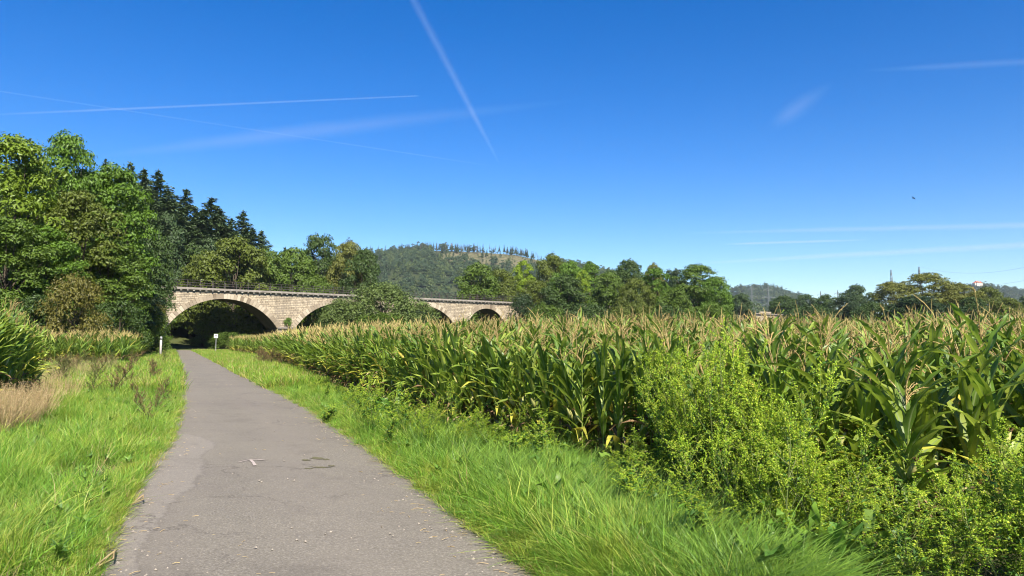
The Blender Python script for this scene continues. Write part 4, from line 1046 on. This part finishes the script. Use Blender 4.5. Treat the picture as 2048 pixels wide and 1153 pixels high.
# ------------------------------------------------------------------ far hills with their woods
def low_crown(seed, kind):
    r = np.random.default_rng(seed); b = MB()
    if kind == 'leaf':
        for k in range(9):
            c = np.array([*r.normal(0, 2.4, 2), 8 + r.normal(0, 3.0)]); n = 26
            v = r.normal(size=(n, 3)); v /= np.linalg.norm(v, axis=1)[:, None]; v[:, 2] = np.abs(v[:, 2]) - .25
            b.cards(c + v * 3.0, v + r.normal(size=(n, 3)) * .3 + [0, 0, .3], r.uniform(1.6, 2.8, n), .7, .15, rg=r)
        return b.mesh('crown', [M['farwood_b'] if seed % 3 == 0 else M['farwood']])
    b.tube([[0, 0, -1], [0, 0, 10], [0, 0, 21]], [.35, .3, .1], 4, mat=1)
    for k in range(60 if kind == 'fir' else 20):
        f = r.uniform(0, 1); az = r.uniform(0, 6.28); z = (4 if kind == 'fir' else 9) + f * (17 if kind == 'fir' else 11); rad = ((1 - f) * 3.4 + .5) * (1 if kind == 'fir' else .5)
        P = np.array([[math.cos(az) * rad * .6, math.sin(az) * rad * .6, z]])
        b.cards(P, np.array([[math.cos(az) * .4, math.sin(az) * .4, .8]]), rad * 1.3 + .5, .5, .1, rg=r, axis=np.array([[math.cos(az), math.sin(az), -.5]]))
    return b.mesh('crown', [M['conifer'] if kind == 'fir' else M['deadwood'], M['deadbark']])
W_leaf = [low_crown(800 + s, 'leaf') for s in range(6)]; W_fir = [low_crown(820 + s, 'fir') for s in range(3)]; W_dead = [low_crown(830 + s, 'dead') for s in range(3)]
wood = source('wooded_hill_crown', W_leaf + W_fir)
def hill_mat(name, clear=False):
    m, nt, out = newmat(name); tc = N(nt, 'ShaderNodeTexCoord'); n1 = noise(nt, .02, 6, tc.outputs['Object']); n2 = noise(nt, .12, 5, tc.outputs['Object'])
    c = ramp(nt, n1.outputs[0], [(.35, (.03, .042, .018)), (.65, (.05, .06, .025))])
    if clear:
        a = N(nt, 'ShaderNodeAttribute', attribute_name='lp'); s = N(nt, 'ShaderNodeSeparateXYZ'); nt.links.new(a.outputs['Vector'], s.inputs[0])
        cc = ramp(nt, n2.outputs[0], [(.36, (.055, .07, .025)), (.5, (.115, .105, .05)), (.64, (.20, .165, .10))])
        c = mixc(nt, s.outputs[0], c, cc)
    p = N(nt, 'ShaderNodeBsdfPrincipled'); p.inputs['Roughness'].default_value = .95; p.inputs['Specular IOR Level'].default_value = .05
    nt.links.new(c, p.inputs['Base Color']); nt.links.new(p.outputs[0], out.inputs[0]); return m
def build_hill(name, us, vs, D0, D1, uc, wood_label, ntrees, clear=None, tsc=1.0, treeline=10):
    """a hill whose skyline passes through the listed directions; D0 foot distance, D1 ridge distance"""
    xs_ = np.array([(u - UC) / F * D1 for u in us]); hs = np.array([at(u, v, D1)[2] for u, v in zip(us, vs)]) - treeline
    nx, ny = 120, 70
    gx_ = np.linspace(xs_[0], xs_[-1], nx); gy_ = np.linspace(D0, D1 + (D1 - D0) * .9, ny)
    def hz(x, y):
        h = np.interp(x, xs_, hs); t_ = (y - D0) / (D1 - D0); s_ = np.where(t_ < 1, np.clip(t_, 0, 1) ** .92, 1 - smooth(1, 1.9, t_))
        bump = 1 + .05 * np.sin(x * .013 + y * .009) * np.sin(y * .017) * np.clip(1 - t_, 0, 1) * 3
        return h * s_ * bump - .3
    Xh, Yh = np.meshgrid(gx_, gy_, indexing='ij'); Zh = hz(Xh, Yh)
    cl = np.zeros_like(Xh) if clear is None else clear(Xh, Yh, Zh)
    b = MB(); i, j = np.meshgrid(np.arange(nx - 1), np.arange(ny - 1), indexing='ij')
    b.add(np.stack([Xh, Yh, Zh], -1).reshape(-1, 3), np.stack([i * ny + j, (i + 1) * ny + j, (i + 1) * ny + j + 1, i * ny + j + 1], -1).reshape(-1, 4), attr=np.stack([cl, cl * 0 + .01, cl * 0], -1).reshape(-1, 3), smooth=True)
    tag(b.build('hill', hill_mat(name + '_earth', clear is not None)), kind='structure')
    x = rng.uniform(xs_[0], xs_[-1], ntrees); y = D0 + (D1 * 1.05 - D0) * rng.uniform(0, 1, ntrees)
    if clear is not None: ck = clear(x, y, hz(x, y)); k = (ck < .45) | (rng.uniform(size=len(x)) < .30); x, y, ck = x[k], y[k], ck[k]
    if clear is None: ck = np.zeros(len(x))
    k = hz(x, y) > 3; x, y, ck = x[k], y[k], ck[k]
    s = rng.uniform(.7, 1.25, len(x)) * tsc * np.where(ck > .45, .38, 1.0)
    fir = lownoise(x, y, .012, 4) > .35
    idx = np.where(fir & (rng.uniform(size=len(x)) < .6), rng.integers(6, 9, len(x)), rng.integers(0, 6, len(x)))
    scatter('forest', np.stack([x, y, hz(x, y)], 1), rots(len(x), .05, .05), np.stack([s, s, s * rng.uniform(.8, 1.15, len(x))], 1), wood, 9, wood_label, 'forest', idx)
    return hz
def clearing(x, y, z):
    u = x / y * F + UC; v = 684 - F * (z - EYE) / y + 3 * np.sin(u * .09) + 2 * np.sin(u * .23 + 1)
    lo = np.interp(u, [850, 900, 960, 1030, 1080, 1110], [512, 523, 530, 535, 540, 540])
    return smooth(845, 880, u) * (1 - smooth(1085, 1105, u)) * smooth(lo + 2, lo - 3, v) * (v > np.interp(u, [850, 950, 970], [505, 503, 300]))
hz1 = build_hill('main_hill', [420, 560, 680, 735, 800, 850, 900, 960, 1030, 1075, 1120, 1170, 1250, 1360, 1500], [600, 545, 510, 500, 494, 490, 491, 494, 499, 509, 517, 527, 548, 580, 640], 760, 1600, 900,
                 'distant wooded hillside behind the viaduct with mixed dark trees', 6500, clearing, .85, 12)
# dead and thinned trees along the ridge
ru = np.concatenate([rng.uniform(790, 968, 130), rng.uniform(1008, 1056, 34), rng.uniform(965, 1010, 8), rng.uniform(1055, 1085, 7), rng.uniform(890, 1090, 10)])
for q, u in enumerate(ru):
    D = 1600 + rng.uniform(-60, 10) if q < 179 else rng.uniform(1380, 1540)
    x = (u - UC) / F * D; dead = rng.uniform() < .32
    o = link('ridge_tree', W_dead[q % 3] if dead else W_fir[q % 3]); s = rng.uniform(.65, 1.05)
    o.location = (x, D, float(hz1(np.array(x), np.array(D)))); o.scale = (s, s, s); o.rotation_euler = (0, 0, q)
    tag(o, 'thin grey half dead tree on the ridge of the wooded hill' if dead else 'small dark spruce on the ridge of the wooded hill', 'tree', 'half dead trees on the ridge' if dead else 'dark spruces on the ridge')
hz2 = build_hill('far_hill', [1380, 1440, 1470, 1500, 1530, 1560, 1580, 1600, 1640, 1680], [640, 600, 576, 570, 568, 573, 580, 592, 620, 645], 1900, 2500, 1530, 'far bluish wooded hill above the gap in the tree line', 1800, None, 1.0, 14)
hz3 = build_hill('castle_hill', [1840, 1890, 1920, 1945, 1975, 2010, 2050, 2100, 2200], [640, 600, 572, 567, 567, 571, 577, 590, 640], 2100, 2700, 1980, 'far bluish wooded hill carrying the castle', 2200, None, 1.0, 14)
# mast on the ridge
D = 1590; p = at(903, 486, D); zb = float(hz1(np.array(p[0]), np.array(D)))
o = thing('radio_mast', 'thin lattice mast rising from the ridge of the wooded hill', 'mast', (p[0], D, zb)); Hm = p[2] - zb
b = MB(); b.tube([[0, 0, -1], [0, 0, Hm * .6], [0, 0, Hm]], [1.3, 1.1, .4], 4); b.build('shaft', M['deadbark'], o)
b = MB(); b.box((0, 0, Hm * .82), (3.4, 3.4, 1.2)); b.build('platform', M['grey'], o)
# castle
D = 2680; p = at(1955, 570, D); o = thing('castle', 'tiny castle with orange red roofs on top of the far right hill', 'castle', (p[0], D, p[2] - 4), .2)
M['plaster'] = plain('plaster', (.62, .55, .45), .9); M['rooftile'] = plain('roof_tile', (.50, .17, .09), .85, (.40, .13, .07), 2)
b = MB(); b.box((0, 0, 4), (34, 12, 12)); b.box((-4, -4, 5), (14, 9, 14)); b.build('wall', M['plaster'], o)
b = MB()
for c, L, W_, z0, z1 in ((0, 36, 14, 10, 15), (-4, 15.5, 13, 12, 18.5)):
    b.add([[c - L / 2, -W_ / 2 - (4 if L < 20 else 0), z0], [c + L / 2, -W_ / 2 - (4 if L < 20 else 0), z0], [c + L / 2, W_ / 2, z0], [c - L / 2, W_ / 2, z0], [c - L * .32, -1, z1], [c + L * .32, -1, z1]],
          [[0, 1, 5, 4], [2, 3, 4, 5]]); n0 = b.n - 6
    b.V.append(np.zeros((0, 3))); b.A.append(np.zeros((0, 3))); b.Fs.append((np.array([[n0, n0 + 4, n0 + 3], [n0 + 1, n0 + 2, n0 + 5]]), 0, False))
b.build('roof', M['rooftile'], o)
b = MB(); b.tube([[13, 0, 4], [13, 0, 14], [13, 0, 19]], [3.2, 3.2, .2], 10); b.build('tower', M['rooftile'], o)
# ------------------------------------------------------------------ pylons, wires, bird
M['steel'] = plain('pylon_steel', (.20, .22, .22), .6, (.16, .17, .17), 2)
def pylon(u, v, D, label, rad=.10, arms=((.93, 4.0), (.80, 6.0), (.67, 5.0))):
    p = at(u, v, D); H = p[2]; o = thing('pylon', label, 'pylon', (p[0], D, 0), .3, 'lattice pylons')
    b = MB(); hw = lambda f: 3.2 * (1 - f) ** 1.25 + .16
    for sx in (-1, 1):
        for sy in (-1, 1):
            b.tube([[sx * hw(f), sy * hw(f), f * H] for f in np.linspace(0, 1, 9)], rad, 4)
    fs = np.linspace(0, .97, 15)
    for f0, f1 in zip(fs[:-1], fs[1:]):
        for sx, sy, ex, ey in ((-1, -1, 1, -1), (1, -1, -1, -1), (-1, 1, 1, 1), (-1, -1, -1, 1), (1, -1, 1, 1)):
            b.tube([[sx * hw(f0), sy * hw(f0), f0 * H], [ex * hw(f1), ey * hw(f1), f1 * H]], rad * .6, 3)
    b.build('lattice_mast', M['steel'], o)
    for f, L in arms:
        b = MB(); z = f * H
        for s_ in (-1, 1):
            for dy in (-1, 1): b.tube([[s_ * hw(f), dy * hw(f), z], [s_ * L, 0, z + .1]], rad * .8, 4)
            b.tube([[s_ * hw(f), 0, z + 1.4], [s_ * L, 0, z + .1]], rad * .7, 4)
            b.tube([[s_ * L, 0, z + .1], [s_ * L, 0, z - 1.2]], rad, 4)
        b.build('crossarm', M['steel'], o)
    return p
pylon(1782, 540, 400, 'left pointed pylon top rising behind the large airy olive tree', .13, ((.80, 4.5), (.68, 6.0)))
pA = pylon(1838, 534, 385, 'right pointed pylon top rising behind the large airy olive tree', .13, ((.80, 4.5), (.68, 6.0)))
pylon(1536, 573, 560, 'pale lattice pylon with crossarms against the far bluish hill', .15)
pylon(1503, 571, 760, 'fainter lattice pylon left of the other on the far hill', .15)
pylon(1641, 583, 720, 'tiny pylon tip above the gap in the tree line', .15)
pylon(1675, 581, 700, 'tiny pylon tip right of the gap in the tree line', .15)
for q, (z0, a, l) in enumerate([(0, (2150, 508, 250), 'uppermost overhead wire rising to the right edge'), (-7, (2160, 532, 250), 'middle overhead wire right of the airy trees'), (-12, (2160, 545, 250), 'lowest overhead wire right of the airy trees')]):
    e = at(*a); t = np.linspace(0, 1, 24)[:, None]; P = (pA + [1, 0, z0]) * (1 - t) + e * t; P[:, 2] -= 5 * (4 * t * (1 - t))[:, 0]
    b = MB(); b.tube(P, .03, 4); tag(b.build('overhead_wire', M['steel']), l, 'wire', 'overhead wires')
p = at(1827, 397, 130)
b = MB(); M['feather'] = plain('feather', (.02, .02, .022), .7)
b.tube(np.array([[-.26, 0, 0], [-.12, 0, .01], [0, 0, .02], [.12, 0, .02], [.2, 0, .015], [.25, 0, 0]]), [.06, .035, .06, .055, .035, .006], 8)
o = b.build('bird', M['feather']); o.location = tuple(p); o.rotation_euler = (.5, .1, 2.0)
tag(o, 'small dark bird flying alone in the blue sky', 'bird')
for s_ in (-1, 1):
    b = MB(); top = np.array([[.08, 0, .03], [-.10, 0, .03], [.11, s_ * .22, .12], [-.08, s_ * .24, .11], [.02, s_ * .46, .08], [-.05, s_ * .48, .075]])
    b.add(np.vstack([top, top - [0, 0, .014]]), [[0, 1, 3, 2], [2, 3, 5, 4], [6, 8, 9, 7], [8, 10, 11, 9], [0, 2, 8, 6], [2, 4, 10, 8], [1, 7, 9, 3], [3, 9, 11, 5], [4, 5, 11, 10]])
    b.build('wing', M['feather'], o)

# ------------------------------------------------------------------ contrails (thin ice cloud, far beyond the haze)
def contrail(p0, p1, w3, tau, label, alt=2200.0, name='contrail', ends=(.12, .12), wisp=.5):
    """a long soft cylinder of thin ice cloud from pixel p0 to p1; w3: widths in pixels at start, middle, end"""
    E = []
    for u, v in (p0, p1):
        d = ray(u, v); E.append(np.array([0, 0, EYE]) + d * ((alt - EYE) / d[2]))
    a, c = E; L_ = np.linalg.norm(c - a); ux = (c - a) / L_
    mid_ = ray((p0[0] + p1[0]) / 2, (p0[1] + p1[1]) / 2); dm = (alt - EYE) / mid_[2] * np.linalg.norm(mid_)
    W = []
    for k, w_ in enumerate(w3):
        dist = (np.linalg.norm(a), dm, np.linalg.norm(c))[k]; W.append(w_ / 2 / F * dist)
    c0 = W[0]; c2 = 2 * (W[0] + W[2] - 2 * W[1]); c1 = W[2] - W[0] - c2
    m, nt, out = newmat('ice_cloud'); tc = N(nt, 'ShaderNodeTexCoord'); s_ = N(nt, 'ShaderNodeSeparateXYZ'); nt.links.new(tc.outputs['Object'], s_.inputs[0])
    t_ = math_(nt, 'DIVIDE', s_.outputs[0], L_)
    wx = math_(nt, 'MULTIPLY_ADD', math_(nt, 'MULTIPLY_ADD', t_, c2, c1), t_, c0)
    rr = math_(nt, 'DIVIDE', math_(nt, 'SQRT', math_(nt, 'ADD', math_(nt, 'POWER', math_(nt, 'ABSOLUTE', s_.outputs[1]), 2.0), math_(nt, 'POWER', math_(nt, 'ABSOLUTE', s_.outputs[2]), 2.0))), wx)
    mp = N(nt, 'ShaderNodeMapping'); wm = float(np.mean(W)); mp.inputs['Scale'].default_value = (.16 / wm, .7 / wm, .7 / wm); nt.links.new(tc.outputs['Object'], mp.inputs['Vector'])
    nz = noise(nt, 1.0, 4, mp.outputs[0], .65)
    rr = math_(nt, 'ADD', rr, math_(nt, 'MULTIPLY_ADD', nz.outputs[0], 1.1 * wisp, -.55 * wisp))
    fall = math_(nt, 'POWER', math_(nt, 'SUBTRACT', 1.0, rr, clamp=True), 1.3)
    den = math_(nt, 'MULTIPLY', fall, math_(nt, 'MULTIPLY_ADD', nz.outputs[0], 1.6 * wisp, 1 - .8 * wisp))
    den = math_(nt, 'MULTIPLY', den, math_(nt, 'MULTIPLY', ramp(nt, t_, [(0, (0, 0, 0)), (max(ends[0], .001), (1, 1, 1))]), ramp(nt, t_, [(1 - max(ends[1], .001), (1, 1, 1)), (1, (0, 0, 0))])))
    den = math_(nt, 'DIVIDE', math_(nt, 'MULTIPLY', den, tau * 1.15), wx)
    vs = N(nt, 'ShaderNodeVolumeScatter'); vs.inputs['Color'].default_value = (1, 1, 1, 1); nt.links.new(den, vs.inputs['Density'])
    nt.links.new(vs.outputs[0], out.inputs['Volume']); m.cycles.volume_step_rate = .12
    t = np.linspace(0, 1, 40); w = c0 + c1 * t + c2 * t * t
    b = MB(); b.tube(np.stack([t * L_, 0 * t, 0 * t], 1), w * 1.25, 14, cap=True)
    o = b.build(name, m); o.location = tuple(a); o.rotation_euler = Vector(ux).to_track_quat('X', 'Z').to_euler()
    tag(o, label, 'contrail' if name == 'contrail' else 'cloud', 'contrails in the sky' if name == 'contrail' else None)
from mathutils import Vector
contrail((806, -40), (1000, 330), (22, 20, 6), .036, 'broad fading contrail slanting steeply down from the top centre', ends=(.01, .45), wisp=.9)
contrail((-40, 231), (840, 192), (5, 6, 4), .12, 'thin crisp white contrail running almost level across the left sky', ends=(.3, .01), wisp=.3)
contrail((200, 312), (1160, 200), (14, 44, 10), .07, 'wide soft contrail below the crisp one crossing the steep one', ends=(.4, .45))
contrail((-40, 177), (1000, 335), (4, 4, 3), .05, 'hair thin contrail descending from the left edge under the others', ends=(.01, .2), wisp=.3)
contrail((1545, 252), (1665, 165), (34, 46, 18), .036, 'short feathery white wisp high on the right', name='cloud_wisp', ends=(.3, .5), wisp=.9)
contrail((1380, 528), (2090, 488), (8, 14, 16), .20, 'long pale streak low on the right just above the far hills', ends=(.4, .01))
contrail((1445, 489), (1740, 480), (5, 7, 5), .25, 'short bright streak low on the right above the tree line', ends=(.2, .35), wisp=.3)
contrail((1360, 467), (2090, 450), (8, 13, 16), .15, 'faint upper streak low on the right', ends=(.4, .01))
contrail((1720, 142), (2090, 122), (8, 16, 16), .05, 'faint streak high at the right edge', ends=(.4, .01))

# ------------------------------------------------------------------ air
b = MB(); b.box((0, 2100, 140), (8700, 4800, 286))
# ground reaches x +-4300, y 4400 - keep the box wider than it
b = MB(); b.box((0, 100, 144.5), (9000, 9000, 291))
m, nt, out = newmat('haze'); pv = N(nt, 'ShaderNodeVolumePrincipled'); pv.inputs['Color'].default_value = (.72, .84, 1, 1); pv.inputs['Density'].default_value = 5e-5
nt.links.new(pv.outputs[0], out.inputs['Volume'])
tag(b.build('haze', m), 'thin bluish summer haze over the valley', 'haze', kind='stuff')

# ------------------------------------------------------------------ light, sky, camera
EL = R(44); AZX, AZY = .34, -.94
h_ = math.hypot(AZX, AZY); sd = np.array([AZX / h_ * math.cos(EL), AZY / h_ * math.cos(EL), math.sin(EL)])
from mathutils import Vector
L = bpy.data.lights.new('sun', 'SUN'); L.energy = 5.0; L.angle = R(.53); L.color = (1.0, .94, .82)
lo = bpy.data.objects.new('sun', L); COL.objects.link(lo); lo.rotation_euler = Vector(sd).to_track_quat('Z', 'Y').to_euler()
wd = bpy.data.worlds.new('World'); scene.world = wd; wd.use_nodes = True; nt = wd.node_tree
bg = nt.nodes['Background']; sky = nt.nodes.new('ShaderNodeTexSky'); sky.sky_type = 'NISHITA'; sky.sun_disc = False
sky.sun_elevation = EL; sky.sun_rotation = math.atan2(sd[0], sd[1]); sky.air_density = 1.0; sky.dust_density = .3; sky.ozone_density = 4.0
hs = nt.nodes.new('ShaderNodeHueSaturation'); hs.inputs['Saturation'].default_value = 1.42; hs.inputs['Hue'].default_value = .513; hs.inputs['Value'].default_value = 1.42
nt.links.new(sky.outputs[0], hs.inputs['Color']); nt.links.new(hs.outputs[0], bg.inputs['Color']); bg.inputs['Strength'].default_value = .055
cam = bpy.data.cameras.new('camera'); co = bpy.data.objects.new('camera', cam); COL.objects.link(co)
cam.sensor_width = 36; cam.lens = 36 * F / 2048; cam.clip_start = .05; cam.clip_end = 80000
co.location = (0, 0, EYE); co.rotation_euler = (math.pi / 2 + PITCH, 0, 0); scene.camera = co
scene.view_settings.view_transform = 'Standard'; scene.view_settings.look = 'None'; scene.view_settings.gamma = 1; scene.view_settings.exposure = 1.15
cy = scene.cycles
cy.use_denoising = True; cy.filter_width = 1.1; cy.adaptive_threshold = .015; cy.adaptive_min_samples = 32; cy.denoising_prefilter = 'ACCURATE'; cy.denoising_input_passes = 'RGB_ALBEDO_NORMAL'; cy.max_bounces = 4; cy.diffuse_bounces = 2; cy.glossy_bounces = 1; cy.transmission_bounces = 2; cy.volume_bounces = 0; cy.transparent_max_bounces = 4
cy.caustics_reflective = False; cy.caustics_refractive = False
